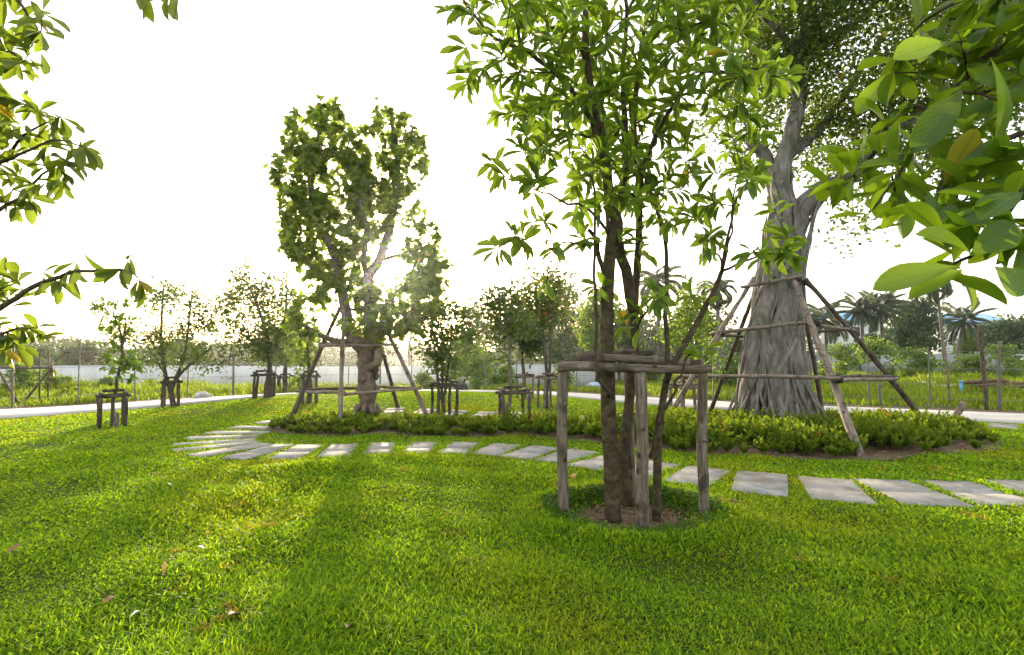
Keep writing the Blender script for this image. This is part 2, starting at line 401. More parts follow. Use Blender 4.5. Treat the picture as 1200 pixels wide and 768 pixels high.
# ------------------------------------------------------------------ trees
class Skel:
    def __init__(s): s.p = []; s.par = []; s.r0 = []
    def chain(s, pts, parent=-1, r=None):
        """pts: list of points; r: (r_start, r_end) or None; returns last index"""
        k = len(pts); last = parent
        for i, q in enumerate(pts):
            s.p.append(np.asarray(q, float)); s.par.append(last)
            s.r0.append(0.0 if r is None else r[0] + (r[1] - r[0]) * i / max(1, k - 1))
            last = len(s.p) - 1
        return last
    def near(s, q):
        d = np.linalg.norm(np.array(s.p) - np.asarray(q, float), axis=1); return int(d.argmin())
    def limb(s, pts, r, join=True, wob=0.02, sub=4, rng=RNG):
        """a smooth limb through pts, joined to the nearest node there is"""
        pts = spline(np.array(pts, float), sub)
        pts[1:-1] += rng.normal(0, wob, pts[1:-1].shape) * 0.4
        par = s.near(pts[0]) if (join and s.p) else -1
        return s.chain(pts, par, r)
    def attach(s, targets, up=0.25, step=0.35, sag=0.0, rng=RNG, maxr=None):
        """joins each target to the skeleton by a curved twig; returns (tip index, direction) per target"""
        T = np.array(targets, float); base = np.array(s.p)
        order = np.argsort(np.linalg.norm(T[:, None] - base[None], axis=2).min(1)) if len(base) < 4000 else np.arange(len(T))
        tips = []
        for ti in order:
            q = T[ti]; Pn = np.array(s.p)
            dv = q - Pn; d = np.linalg.norm(dv, axis=1)
            cost = d * (1 + up * np.clip(-dv[:, 2] / (d + 1e-9), -0.3, 1) * 1.5)
            b = int(cost.argmin()); p0 = Pn[b]; L = d[b]
            if s.par[b] >= 0: dirp = unit(p0 - s.p[s.par[b]])
            else: dirp = np.array([0, 0, 1.0])
            k = max(1, int(L / step))
            c1 = p0 + dirp * L * 0.3 + np.array([0, 0, up * L * 0.25])
            pts = []
            for i in range(1, k + 1):
                t = i / k
                w = (1 - t) ** 2 * p0 + 2 * t * (1 - t) * c1 + t * t * q
                if i < k: w = w + rng.normal(0, 0.03 * L / k, 3)
                w = w - np.array([0, 0, sag * L * t * t])
                pts.append(w)
            tips.append((s.chain(pts, b), ti))
        return tips
    def radii(s, tip=0.004, ex=0.42):
        n = len(s.p); cnt = np.zeros(n); ch = np.zeros(n, int)
        for i in range(n):
            if s.par[i] >= 0: ch[s.par[i]] += 1
        for i in range(n - 1, -1, -1):
            if ch[i] == 0: cnt[i] += 1
            if s.par[i] >= 0: cnt[s.par[i]] += cnt[i]
        r = tip * cnt ** ex
        r0 = np.array(s.r0)
        return np.where(r0 > 0, r0, r), ch
    def build_tree(s, t, mat, name='trunk', extra=None, **kw):
        """trunk (or each stem) with its hand-laid limbs as branch sub-parts"""
        roots = [i for i in range(len(s.p)) if s.par[i] < 0]
        groups = [[q] for q in roots] if name == 'stem' else [roots]
        for k, g_ in enumerate(groups):
            mb = MB(); br = []
            for q in g_: s.build(mb, root=q, branches=br, **kw)
            if extra is not None and k == 0:
                for a_ in ('v', 'f3', 'f4', 'a'): pass
                off = mb.n; mb.v += extra.v; mb.a += extra.a; mb.f3 += [f + off for f in extra.f3]; mb.f4 += [f + off for f in extra.f4]; mb.n += extra.n
            o = mb.build(name, mat, t)
            for b_ in br:
                if b_.n: b_.build('branch', mat, o, origin=t.location)
    def build(s, mb, tip=0.004, ex=0.42, nmax=10, root=None, branches=None):
        r, ch = s.radii(tip, ex); n = len(s.p)
        kids = [[] for _ in range(n)]
        for i in range(n):
            if s.par[i] >= 0: kids[s.par[i]].append(i)
        starts = [(i, None, mb) for i in range(n) if s.par[i] < 0 and (root is None or i == root)]
        while starts:
            i, par, mb = starts.pop()
            if branches is not None and par is not None and s.r0[i] > 0:
                mb = MB(); branches.append(mb)
            pts = []; rad = []
            if par is not None: pts.append(s.p[par]); rad.append(min(r[par], r[i] * 1.25))
            j = i
            while True:
                pts.append(s.p[j]); rad.append(r[j])
                if not kids[j]: break
                ks = sorted(kids[j], key=lambda q: -r[q])
                for q in ks[1:]: starts.append((q, j, mb))
                j = ks[0]
            if len(pts) < 2: continue
            R = max(rad)
            nn = nmax if R > 0.05 else (7 if R > 0.02 else (5 if R > 0.008 else 4))
            mb.tube(pts, rad, nn)
    def dirs(s, idx):
        return np.array([unit(s.p[i] - s.p[s.par[i]]) if s.par[i] >= 0 else np.array([0, 0, 1.0]) for i in idx])

def spline(p, sub):
    """Catmull-Rom through p"""
    if len(p) < 3 and sub > 1:
        t = np.linspace(0, 1, sub + 1)[:, None]; return p[0] * (1 - t) + p[-1] * t
    q = np.concatenate([[2 * p[0] - p[1]], p, [2 * p[-1] - p[-2]]]); out = []
    for i in range(1, len(q) - 2):
        for k in range(sub):
            t = k / sub; a, b, c, d = q[i - 1], q[i], q[i + 1], q[i + 2]
            out.append(0.5 * (2 * b + (c - a) * t + (2 * a - 5 * b + 4 * c - d) * t * t + (3 * b - a - 3 * c + d) * t ** 3))
    out.append(p[-1]); return np.array(out)

def blob_pts(blobs, n, rng=RNG, shell=0.5, mind=0.0):
    """points in ellipsoids given as (px, py, rx_px, ry_px, dist, r_depth_m)"""
    vol = np.array([b[2] * b[3] * (b[4] ** 2) * b[5] for b in blobs]); vol = vol ** 0.8; vol /= vol.sum()
    out = []; tries = 0
    while len(out) < n and tries < n * 30:
        tries += 1
        px, py, rx, ry, d, rd = blobs[rng.choice(len(blobs), p=vol)]
        u = unit(rng.normal(size=3)); r = rng.random() ** (1 / 3)
        if rng.random() < shell: r = 0.75 + 0.25 * r
        dd = d + u[1] * r * rd
        q = P(px, py, d); q = q + np.array([u[0] * r * rx * d / F, u[1] * r * rd, u[2] * r * ry * d / F])
        if mind and out and np.min(np.linalg.norm(np.array(out) - q, axis=1)) < mind: continue
        out.append(q)
    return np.array(out)

def whorls(mb, tpl, pos, dirs, m, L, W, spread=0.9, droop=0.35, back=0.06, rng=RNG, jit=0.25, curl=0.15, bias=None):
    """m leaves around each twig end"""
    N = len(pos); d = unit(dirs)
    ref = np.where(np.abs(d[:, 2:3]) < 0.9, np.array([[0, 0, 1.0]]), np.array([[1.0, 0, 0]]))
    u = unit(np.cross(d, ref)); w = np.cross(d, u)
    a0 = rng.random(N) * 6.28
    PP, AA, NN = [], [], []
    for i in range(m):
        th = a0 + i * 2.39996 + rng.normal(0, 0.3, N)
        rad = np.cos(th)[:, None] * u + np.sin(th)[:, None] * w
        sp = spread * (0.5 + 0.8 * (m - i) / m)
        ax = unit(d * (1.0 - 0.3 * spread) + rad * sp + rng.normal(0, jit, (N, 3)) - np.array([0, 0, 1.0]) * droop * (0.4 + rng.random((N, 1))))
        nr = unit(d * 0.6 + np.array([0, 0, 0.9]) + rng.normal(0, 0.35, (N, 3)) - rad * 0.1)
        PP.append(pos - d * back * (m - i) / m * rng.random((N, 1)) * 2); AA.append(ax); NN.append(nr)
    PP, AA, NN = map(np.concatenate, (PP, AA, NN))
    k = len(PP); sc = 0.65 + 0.55 * rng.random(k)
    base = np.tile(rng.random(N), m); rn = np.clip(0.55 * base + 0.5 * rng.random(k) - 0.02, 0, 1)
    leaves(mb, tpl, PP, AA, NN, L * sc, W * sc, rn, rng, curl)

def scatter_leaves(mb, tpl, centres, m, rad, L, W, rng=RNG, droop=0.3, curl=0.1):
    """m leaves strewn around each centre, every which way"""
    N = len(centres)
    pos = np.repeat(centres, m, 0) + rng.normal(0, 1, (N * m, 3)) * rad
    ax = unit(rng.normal(0, 1, (N * m, 3)) * np.array([1, 1, 0.6]) - np.array([0, 0, droop]))
    nr = unit(rng.normal(0, 0.7, (N * m, 3)) + np.array([0, 0, 0.9]))
    sc = 0.65 + 0.6 * rng.random(N * m)
    rn = np.clip(0.6 * np.repeat(rng.random(N), m) + 0.45 * rng.random(N * m), 0, 1)
    leaves(mb, tpl, pos, ax, nr, L * sc, W * sc, rn, rng, curl)

# ------------------------------------------------------------------ logs and stands
def log(name, a, b, r, parent, mat, rng=RNG, n=9, taper=0.9, bend=0.012):
    a = np.asarray(a, float); b = np.asarray(b, float); L = np.linalg.norm(b - a)
    k = max(6, int(L / 0.12)); t = np.linspace(0, 1, k)
    pts = np.stack([np.zeros(k), np.zeros(k), t * L], 1)
    ph = rng.random(4) * 6.28
    pts[:, 0] += bend * L * (np.sin(t * 3.1 + ph[0]) - np.sin(ph[0]) * (1 - t) - np.sin(3.1 + ph[0]) * t) + rng.normal(0, 0.05 * r, k)
    pts[:, 1] += bend * L * (np.sin(t * 4.3 + ph[1]) - np.sin(ph[1]) * (1 - t) - np.sin(4.3 + ph[1]) * t) + rng.normal(0, 0.05 * r, k)
    rad = r * (1 + (taper - 1) * t) * (1 + rng.normal(0, 0.045, k))
    mb = MB(); mb.tube(pts, rad, n)
    v = mb.v[0]; nb = k * n
    v[:nb, :2] += rng.normal(0, 0.035 * r, (nb, 2))
    # knots: short stubs where side branches were cut
    for _ in range(int(L / 0.5)):
        z = rng.random() * L * 0.9 + 0.05 * L; th = rng.random() * 6.28; e = np.array([math.cos(th), math.sin(th), 0.35])
        i = int(z / L * (k - 1)); mb.tube([pts[i] + e * r * 0.6, pts[i] + e * r * 1.22], [r * 0.36, r * 0.22], 6)
    me = mesh(name, np.concatenate(mb.v), [np.concatenate(mb.f3), np.concatenate(mb.f4)], mat)
    o = link(name, me, parent)
    q = Vector(b - a).to_track_quat('Z', 'Y'); loc = Vector(a)
    if parent is not None: loc = loc - parent.location
    o.location = loc; o.rotation_mode = 'QUATERNION'; o.rotation_quaternion = q @ Quaternion((0, 0, 1), rng.random() * 6.28)
    return o

def small_stand(c, wpx, hpx, label, group, rot=0.5, r=0.03, np_=4, mat='dark_log', split=False, rng=RNG):
    c = np.asarray(c, float); d = c[1]; w = wpx * d / F; h = hpx * d / F
    t = thing('tree_stand', label, 'tree stand', c, group)
    s = w / (abs(math.cos(rot)) + abs(math.sin(rot)))
    cs = []
    for i in range(np_):
        a = rot + math.pi / 4 + i * 2 * math.pi / np_
        cs.append(np.array([c[0] + s * .707 * math.cos(a), c[1] + s * .707 * math.sin(a), 0]))
    for q in cs:
        z = float(H(q[0], q[1]))
        lean = rng.normal(0, 0.02, 2)
        log('post', (q[0], q[1], z - 0.05), (q[0] + lean[0], q[1] + lean[1], c[2] + h * 0.96), r, t, M[mat], rng, 7)
        if split:
            log('post', (q[0] + 2.1 * r, q[1] + r, z - 0.05), (q[0] + 1.6 * r, q[1] + r, c[2] + h * 0.96), r * 0.9, t, M['stake'], rng, 7)
    for i in range(np_):
        a, b = cs[i], cs[(i + 1) % np_]; e = unit(b - a) * r * 2.2
        zz = c[2] + h * 0.96 + r * 0.9 + (i % 2) * r * 1.5
        log('rail', (a[0] - e[0], a[1] - e[1], zz), (b[0] + e[0], b[1] + e[1], zz + rng.normal(0, 0.01)), r * 0.85, t, M[mat], rng, 7)
    a = cs[0]; b = cs[2 % np_]; m = 0.5 * (a + b)
    for k in (-1, 1):                                  # short pieces wedged round the stem
        off = np.array([b[1] - a[1], a[0] - b[0], 0]); off = unit(off) * k * r * 1.7
        q0 = m + (a - b) * 0.33 + off; q1 = m - (a - b) * 0.33 + off
        zz = c[2] + h * 0.96 + r * 3.9
        log('wedge', (q0[0], q0[1], zz), (q1[0], q1[1], zz), r * 0.8, t, M[mat], rng, 7)
    return t

# ================================================================== SETTING
# ground: one sheet out to the horizon, fine near the camera
def axis_pts(n, first, grow):
    a = [0.0]; s_ = first
    while a[-1] < n: a.append(a[-1] + s_); s_ *= grow
    return np.array(a)
gx = axis_pts(900, 0.11, 1.022); gx = np.concatenate([-gx[:0:-1], gx])
gy = np.concatenate([-axis_pts(120, 0.3, 1.2)[:0:-1], axis_pts(1500, 0.10, 1.022)])
X, Y = np.meshgrid(gx, gy); Z = H(X, Y)
nx, ny = len(gx), len(gy)
ii = (np.arange(ny - 1)[:, None] * nx + np.arange(nx - 1)[None])
quads = np.stack([ii, ii + 1, ii + nx + 1, ii + nx], -1).reshape(-1, 4)
tag(link('ground', mesh('ground', np.stack([X, Y, Z], -1).reshape(-1, 3), [quads], M['ground'])), kind='structure')

def strip(name, pts, w, dz, mat, nacross=5, sub=8):
    c = spline(np.array(pts, float), sub); t = unit(np.gradient(c, axis=0)); nr = np.stack([-t[:, 1], t[:, 0]], 1)
    V = []
    for k in range(nacross):
        q = c + nr * w * (k / (nacross - 1) - 0.5); V.append(np.stack([q[:, 0], q[:, 1], H(q[:, 0], q[:, 1]) + dz], 1))
    for k, s_ in ((0, -0.5), (nacross - 1, 0.5)):        # edges go down into the ground
        q = c + nr * w * s_; V.append(np.stack([q[:, 0], q[:, 1], H(q[:, 0], q[:, 1]) - 0.12], 1))
    n = len(c); order = [nacross] + list(range(nacross)) + [nacross + 1]; f = []
    for a, b in zip(order[:-1], order[1:]):
        i = np.arange(n - 1); f.append(np.stack([a * n + i, b * n + i, b * n + i + 1, a * n + i + 1], 1))
    o = link(name, mesh(name, np.concatenate(V), [np.concatenate(f)], mat, smooth=False)); return o, c, nr
ROAD = [(-24, 3.5), (-16, 9.2), (-11.4, 12.1), (-8.6, 14.6), (-5.2, 17.8), (-2.2, 19.9), (0.6, 18.9), (2.2, 17.2), (4.6, 14.9), (8.3, 12.6), (11.2, 10.9), (16, 7.6), (24, 1.5)]
RW = 2.3
o, RC, RN = strip('path', ROAD, RW, 0.03, M['concrete']); tag(o, kind='structure')
o, _, _ = strip('path', [(-2.6, 20.6), (-3.0, 24), (-2.0, 29)], 2.0, 0.026, M['concrete']); tag(o, kind='structure')

def road_side(x, y):
    """signed distance to the path's middle line: positive beyond it"""
    A = RC[:-1]; B = RC[1:]; best = np.full(np.shape(x), 1e9); sg = np.zeros(np.shape(x))
    for a, b, in zip(A, B):
        e = b - a; L2 = e.dot(e)
        t = np.clip(((x - a[0]) * e[0] + (y - a[1]) * e[1]) / L2, 0, 1)
        dx = x - a[0] - t * e[0]; dy = y - a[1] - t * e[1]; d = np.hypot(dx, dy)
        m = d < best; best = np.where(m, d, best); sg = np.where(m, np.sign(e[0] * (y - a[1]) - e[1] * (x - a[0])), sg)
    return best * sg

# planting bed
BED = np.array([(-4.35, 10.1), (-4.1, 9.35), (-3.4, 8.95), (-2.6, 8.85), (-1.36, 8.75), (0, 8.75), (0.9, 8.4), (1.7, 7.65), (2.5, 7.1), (3.3, 6.85), (4.3, 6.8),
                (5.4, 7.05), (6.3, 7.4), (7.0, 7.95), (7.6, 8.7), (7.9, 9.5), (7.5, 10.2), (6.8, 10.6), (5.6, 10.9), (4.2, 10.9), (2.6, 10.5), (1.2, 10.1), (0, 10.0), (-1.0, 10.2), (-2.0, 10.7), (-3.2, 10.95), (-4.1, 10.75)])
def in_poly(x, y, poly):
    r = np.zeros(np.shape(x), bool); n = len(poly)
    for i in range(n):
        x1, y1 = poly[i]; x2, y2 = poly[(i + 1) % n]
        c = (y1 > y) != (y2 > y)
        r ^= c & (x < (x2 - x1) * (y - y1) / (y2 - y1 + 1e-12) + x1)
    return r
BEDS = spline(np.concatenate([BED, BED[:1]]), 4)[:-1]
def sheet(name, poly, mat, dz, step=0.12):
    x0, y0 = poly.min(0); x1, y1 = poly.max(0)
    xs = np.arange(x0, x1 + step, step); ys = np.arange(y0, y1 + step, step)
    X, Y = np.meshgrid(xs, ys); inn = in_poly(X, Y, poly); nx = len(xs)
    cell = (inn[:-1, :-1] | inn[1:, :-1] | inn[:-1, 1:] | inn[1:, 1:])
    i = (np.arange(len(ys) - 1)[:, None] * nx + np.arange(nx - 1)[None])[cell]
    q = np.stack([i, i + 1, i + nx + 1, i + nx], 1)
    used, inv = np.unique(q, return_inverse=True)
    V = np.stack([X.ravel()[used], Y.ravel()[used], H(X, Y).ravel()[used] + dz + RNG.normal(0, 0.003, len(used))], 1)
    return link(name, mesh(name, V, [inv.reshape(-1, 4)], mat))
tg_ = unit(np.roll(BEDS, -1, 0) - np.roll(BEDS, 1, 0)); INSET = BEDS + np.stack([-tg_[:, 1], tg_[:, 0]], 1) * (0.11 + 0.05 * np.sin(np.arange(len(BEDS)) * 1.9))[:, None]
tag(sheet('planting_bed_soil', BEDS, M['soil'], 0.012, 0.06), kind='structure')
an = np.linspace(0, 2 * np.pi, 40, endpoint=False)
DISC = np.stack([NT[0] + 0.03 + (0.44 + 0.04 * np.sin(3 * an)) * np.cos(an), NT[1] - 0.02 + (0.42 + 0.04 * np.cos(4 * an)) * np.sin(an)], 1)
tag(sheet('bare_soil', DISC, M['soil'], 0.012, 0.05), kind='structure')
dirt = np.stack([np.concatenate([RC[:, 0] + RN[:, 0] * (RW / 2 + .05), (RC[:, 0] + RN[:, 0] * (RW / 2 + 0.75))[::-1]]), np.concatenate([RC[:, 1] + RN[:, 1] * (RW / 2 + .05), (RC[:, 1] + RN[:, 1] * (RW / 2 + 0.75))[::-1]])], 1)
tag(sheet('dirt_verge', dirt, M['soil'], 0.012, 0.25), kind='structure')

# stepping stones: (px, py, length across the path, width)
ST = [(1215, 576, 1.0, .60), (1152, 580, 1.0, .66), (1076, 579, 1.02, .62), (980, 577, 1.0, .60), (885, 569, 1.0, .56), (812, 560, .95, .56), (756, 549, .95, .55), (704, 541.5, .95, .5), (667, 534, .95, .52),
      (625, 529, .95, .5), (584, 526, .95, .5), (542, 524.2, .95, .5), (493, 523.6, .95, .46), (446, 525, .98, .48), (397, 528.5, 1.0, .46), (345, 531.5, 1.05, .46), (296, 532, 1.1, .42), (262, 529.5, 1.1, .36),
      (246, 524.7, 1.1, .36), (241, 519.7, 1.1, .36), (253, 513.5, 1.05, .38), (274, 507.8, 1.0, .40), (296, 502, .95, .42), (321, 496.6, .9, .44), (353, 491.2, .9, .46), (379, 485.6, .9, .46),
      (424, 481.5, .9, .5), (462, 481.5, .9, .5), (503, 483.5, .9, .5), (533, 485.5, .9, .5), (563, 488.2, .9, .5), (600, 490.5, .9, .5), (640, 492, .9, .5), (690, 492.5, .9, .5), (735, 491, .9, .5),
      (1176, 500, .95, .6), (1226, 503, .95, .6)]
ST = [(a, b, l, w_ * (0.85 if i < 6 else 0.86 if i < 16 else 0.78)) for i, (a, b, l, w_) in enumerate(ST)]
SP = [G(a, b) for a, b, _, _ in ST]
RING = len(ST) - 2
for _ in range(3):
    q = np.array(SP[:RING]); q[1:-1] = .25 * q[:-2] + .5 * q[1:-1] + .25 * q[2:]; SP[:RING] = list(q)
_w = np.array([t_[3] for t_ in ST]); _w[1:RING - 1] = (_w[:RING - 2] + _w[1:RING - 1] + _w[2:RING]) / 3; ST = [(a, b, l, w_) for (a, b, l, _), w_ in zip(ST, _w)]
PLAZA = np.array([1.6, 9.6])
STONES = []
def stone_obj(c, ang, L, W, label, rng):
    mb = MB()
    nseg = 2 if L > 0.9 else 2
    cut = [-0.5, 0.05 + rng.normal(0, 0.06), 0.5]
    for a, b in zip(cut[:-1], cut[1:]):
        # one paver: a bevelled slab, slightly chipped
        x0, x1 = a * L + 0.004, b * L - 0.004; w = W / 2; bv = 0.008
        z0, z1 = -0.07, 0.014 + rng.normal(0, 0.002)
        ring = lambda e, z: [(x0 + e, -w + e, z), (x1 - e, -w + e, z), (x1 - e, w - e, z), (x0 + e, w - e, z)]
        v = np.array(ring(0, z0) + ring(0, z1 - bv) + ring(bv, z1)); v[4:, :2] += rng.normal(0, 0.005, (8, 2))
        f = [[8, 9, 10, 11]]
        for k in (0, 4):
            for i in range(4): j = (i + 1) % 4; f.append([k + i, k + j, k + 4 + j, k + 4 + i])
        mb.add(v, None, f)
    me = mesh('stepping_stone', np.concatenate(mb.v), [np.concatenate(mb.f4)], M['stone'], smooth=False)
    o = link('stepping_stone', me)
    e = 0.15; hx = float(H(c[0] + e, c[1]) - H(c[0] - e, c[1])) / (2 * e); hy = float(H(c[0], c[1] + e) - H(c[0], c[1] - e)) / (2 * e)
    nrm = Vector((-hx, -hy, 1)).normalized()
    uu, vv = np.meshgrid(np.linspace(-.5, .5, 7) * L, np.linspace(-.5, .5, 7) * W); gx_ = c[0] + uu * math.cos(ang) - vv * math.sin(ang); gy_ = c[1] + uu * math.sin(ang) + vv * math.cos(ang)
    h0 = float(H(c[0], c[1])); o.location = Vector((c[0], c[1], h0 + float(np.max(H(gx_, gy_) - h0 - hx * (gx_ - c[0]) - hy * (gy_ - c[1]))) - .004))
    o.rotation_mode = 'QUATERNION'; o.rotation_quaternion = Vector((0, 0, 1)).rotation_difference(nrm) @ Quaternion((0, 0, 1), ang)
    STONES.append((c[0], c[1], ang, L, W)); tag(o, label, 'stepping stone', 'stone slabs of the curved garden path')
    return o
ORD = ['first', 'second', 'third', 'fourth', 'fifth', 'sixth', 'seventh', 'eighth', 'ninth', 'tenth', 'eleventh', 'twelfth', 'thirteenth', 'fourteenth', 'fifteenth', 'sixteenth', 'seventeenth', 'eighteenth']
def stone_label(i):
    if i == 0: return 'grey path slab cut off by the right photo edge, on the front lawn'
    if i <= 4: return f'large two-piece grey path slab, {ORD[i-1]} whole one from the right photo edge'
    if i == 5: return 'grey path slab just right of the near tree, behind its right stand post'
    if i == 6: return 'grey path slab between the stems and right post of the near stand'
    if i == 7: return 'grey path slab half hidden behind the stems of the near tree'
    if i == 8: return 'grey path slab directly behind the left post of the near stand'
    if i <= 15: return f'grey path slab before the shrub bed, {ORD[i-9]} one left of the near stand'
    if i <= 25: return f'narrow pale slab in the left path bend, {ORD[i-16]} one from its front end'
    if i <= 29: return f'pale slab behind the left end of the shrub bed, {ORD[i-26]} one from left'
    if i <= 34: return f'pale slab behind the shrub bed, {ORD[i-30]} one right of the multi-stemmed sapling'
    return 'pale slab at far right behind the right tip of the shrub bed' if i == 35 else 'pale slab by the concrete path, cut off by the right photo edge'
srng = np.random.default_rng(3)
for i, (c, s_) in enumerate(zip(SP, ST)):
    if i < RING:
        a = SP[max(0, i - 2)]; b = SP[min(RING - 1, i + 2)]
    else: a = SP[RING]; b = SP[RING + 1]
    t = b - a; ang = math.atan2(t[1], t[0]) + math.pi / 2
    if i in (0, 1, 2, 3): ang += (-0.2, -0.12, -0.05, -0.08)[i]
    stone_obj(c, ang, s_[2], s_[3], stone_label(i), srng)

# ------------------------------------------------------------------ lawn
def in_stones(x, y):
    r = np.zeros(len(x), bool); shrink = 0.035 + 0.03 * np.sin(19 * x + 3 * np.sin(13 * y)) * np.sin(17 * y + 1)
    for cx, cy, a, L, W in STONES:
        dx, dy = x - cx, y - cy; u = dx * math.cos(a) + dy * math.sin(a); v = -dx * math.sin(a) + dy * math.cos(a)
        r |= (np.abs(u) < L / 2 - shrink) & (np.abs(v) < W / 2 - shrink)
    return r
def polar(n, d0, d1, ex, half, rng):
    """points with density falling as d**-ex"""
    k = 2 - ex; u = rng.random(n); d = (d0 ** k + u * (d1 ** k - d0 ** k)) ** (1 / k)
    a = (rng.random(n) * 2 - 1) * half
    return d * np.sin(a), d * np.cos(a), d
def blades(x, y, hgt, wid, lean, rng, rnd=None):
    """curved tapering blades standing at x, y -> verts, quads, tris, attribute"""
    n = len(x); z = H(x, y) - 0.006
    th = rng.random(n) * 6.283; dx, dy = np.cos(th), np.sin(th); ph = th + 1.571 + rng.normal(0, 0.5, n)
    sx, sy = np.cos(ph), np.sin(ph)
    V = np.zeros((n, 5, 3)); A = np.zeros((n, 5, 3))
    for k, (t, w) in enumerate(((0, 0.8), (0.5, 1.0), (1.0, 0))):
        f = lean * hgt * (t ** 1.6); up = hgt * (t - 0.30 * lean * t * t)
        px, py, pz = x + dx * f, y + dy * f, z + up
        if w:
            for j, s_ in ((0, -0.5), (1, 0.5)):
                V[:, 2 * k + j] = np.stack([px + sx * wid * w * s_, py + sy * wid * w * s_, pz], 1)
        else: V[:, 4] = np.stack([px, py, pz], 1)
    A[:, :, 0] = (rng.random(n) if rnd is None else rnd)[:, None]
    o = np.arange(n)[:, None] * 5
    return V.reshape(-1, 3), o + np.array([[0, 1, 3, 2]]), o + np.array([[2, 3, 4]]), A.reshape(-1, 3)
grng = np.random.default_rng(11)
x, y, d = polar(850000, 1.0, 25.0, 1.50, math.radians(60), grng)
rs = road_side(x, y)
keep = (rs < -RW / 2 + 0.02) & ~in_stones(x, y) & ~in_poly(x, y, INSET) & ~in_poly(x, y, DISC)
x, y, d = x[keep], y[keep], d[keep]; n = len(x)
wid = np.maximum(0.0085, 0.0036 * d ** 0.85) * (0.7 + 0.6 * grng.random(n))
lush = 0.75 + 0.35 * np.sin(1.7 * x + 0.8 * np.sin(1.1 * y)) * np.sin(1.4 * y + 0.7) + 0.25 * grng.random(n)
hgt = np.clip(0.046 * lush, 0.02, 0.085) * (0.6 + 0.8 * grng.random(n))
hgt *= 0.88 + 0.12 * (1 - sstep(2.2, 4.5, d))
hgt += 0.05 * bump(x, y, -2.35, 6.1, 0.55, 0.3) * grng.random(n)
hgt += 0.035 * np.exp(-((np.hypot(x - NT[0], y - NT[1]) - 0.7) / 0.22) ** 2) * grng.random(n)
hgt *= np.where(d > 9, 0.8, 1.0)
lean = 0.3 + 1.0 * grng.random(n)
V, q4, t3, A = blades(x, y, hgt, wid, lean, grng)
tag(link('lawn_grass', mesh('lawn_grass', V, [t3, q4], M['grass'], smooth=True, attr=A)), 'short green lawn grass covering the park ground', 'grass', kind='stuff')

# weeds beyond the path
x, y, d = polar(300000, 9, 46, 1.2, math.radians(58), grng)
rs = road_side(x, y); pat = np.sin(0.9 * x + 1.7 * np.sin(0.5 * y)) * np.sin(0.7 * y + 0.4 * x) + 0.5 * np.sin(2.3 * x - y)
spur = (np.abs(x + 2.6) < 1.3) & (y > 18) & (y < 30)
keep = (rs > RW / 2 + 0.75) & ~spur & (grng.random(len(x)) < np.clip(0.72 + 0.4 * pat, 0.12, 1) * sstep(RW / 2 + 0.7, RW / 2 + 1.5, rs))
x, y, d, pat = x[keep], y[keep], d[keep], pat[keep]; n = len(x)
hgt = (0.22 + 0.16 * np.clip(pat, -0.6, 1)) * (0.5 + 0.9 * grng.random(n)) * np.where(d > 26, 1.3, 1.0)
V, q4, t3, A = blades(x, y, hgt, 0.0032 * d ** 0.8 * (0.6 + 0.8 * grng.random(n)), 0.25 + 0.6 * grng.random(n), grng)
tag(link('weeds', mesh('weeds', V, [t3, q4], M['weed'], attr=A)), 'tall yellow-green weeds growing wild beyond the wire fence', 'weeds', kind='stuff')

# low shrubs in the bed
brng = np.random.default_rng(21)
mb = MB(); x0, y0 = BEDS.min(0); x1, y1 = BEDS.max(0)
n = 3500; bx = x0 + (x1 - x0) * brng.random(n); by = y0 + (y1 - y0) * brng.random(n)
inn = in_poly(bx, by, BEDS); bx, by = bx[inn], by[inn]
A_, B_ = BEDS, np.roll(BEDS, -1, 0); ed = np.full(len(bx), 9.0)
for a, b in zip(A_, B_):
    e = b - a; t = np.clip(((bx - a[0]) * e[0] + (by - a[1]) * e[1]) / e.dot(e), 0, 1)
    ed = np.minimum(ed, np.hypot(bx - a[0] - t * e[0], by - a[1] - t * e[1]))
k = (ed > 0.035) & (np.hypot(bx - 4.85, by - 9.7) > 0.72) & (brng.random(len(bx)) < np.where(by < 8.6, 0.35 + 0.65 * sstep(0.15, 0.75, ed), 1))
k &= (np.sin(3.1 * bx + 1.7 * np.sin(2.3 * by)) * np.sin(4.3 * by + bx) > -0.72); bx, by, ed = bx[k], by[k], ed[k]
sh = (0.13 + 0.165 * brng.random(len(bx))) * (0.75 + 0.35 * sstep(0.15, 0.7, ed)) * np.where(bx < -0.5, 0.72, 1.0) * (1 - 0.35 * sstep(9.6, 10.6, by)) * (0.6 + 0.4 * sstep(0.05, 0.45, ed))
for cx, cy, h in zip(bx, by, sh):
    z = float(H(cx, cy)) + 0.01; ns = 7
    th = brng.random(ns) * 6.28; sp = 0.15 + 0.55 * brng.random(ns)
    dirs = unit(np.stack([np.cos(th) * sp, np.sin(th) * sp, np.ones(ns)], 1)); lens = h * (0.6 + 0.6 * brng.random(ns))
    base = np.array([cx, cy, z]); bt = brng.random()
    T = np.concatenate([np.linspace(0.35, 1, 6)] * 1)
    pos = (base + dirs[:, None] * (lens[:, None, None] * T[None, :, None])).reshape(-1, 3)
    dd = np.repeat(dirs, len(T), 0); k = len(pos); a = brng.random(k) * 6.28
    ax = unit(dd * 0.95 + np.stack([np.cos(a), np.sin(a), 0.2 * np.ones(k)], 1) * 0.75)
    leaves(mb, LEAF_SMALL, pos, ax, unit(dd + brng.normal(0, 0.3, (k, 3))), 0.085 * (0.6 + 0.7 * brng.random(k)), 0.021, np.clip(0.5 * bt + 0.3 * brng.random(k) + 0.5 * np.tile(T - 0.5, ns), 0, 1), brng)
o = mb.build('bed_shrubs', M['shrub_leaf'], None, False, attr=True); tag(o, 'low yellow-green shrubs filling the curved planting bed', 'shrubs', kind='stuff')

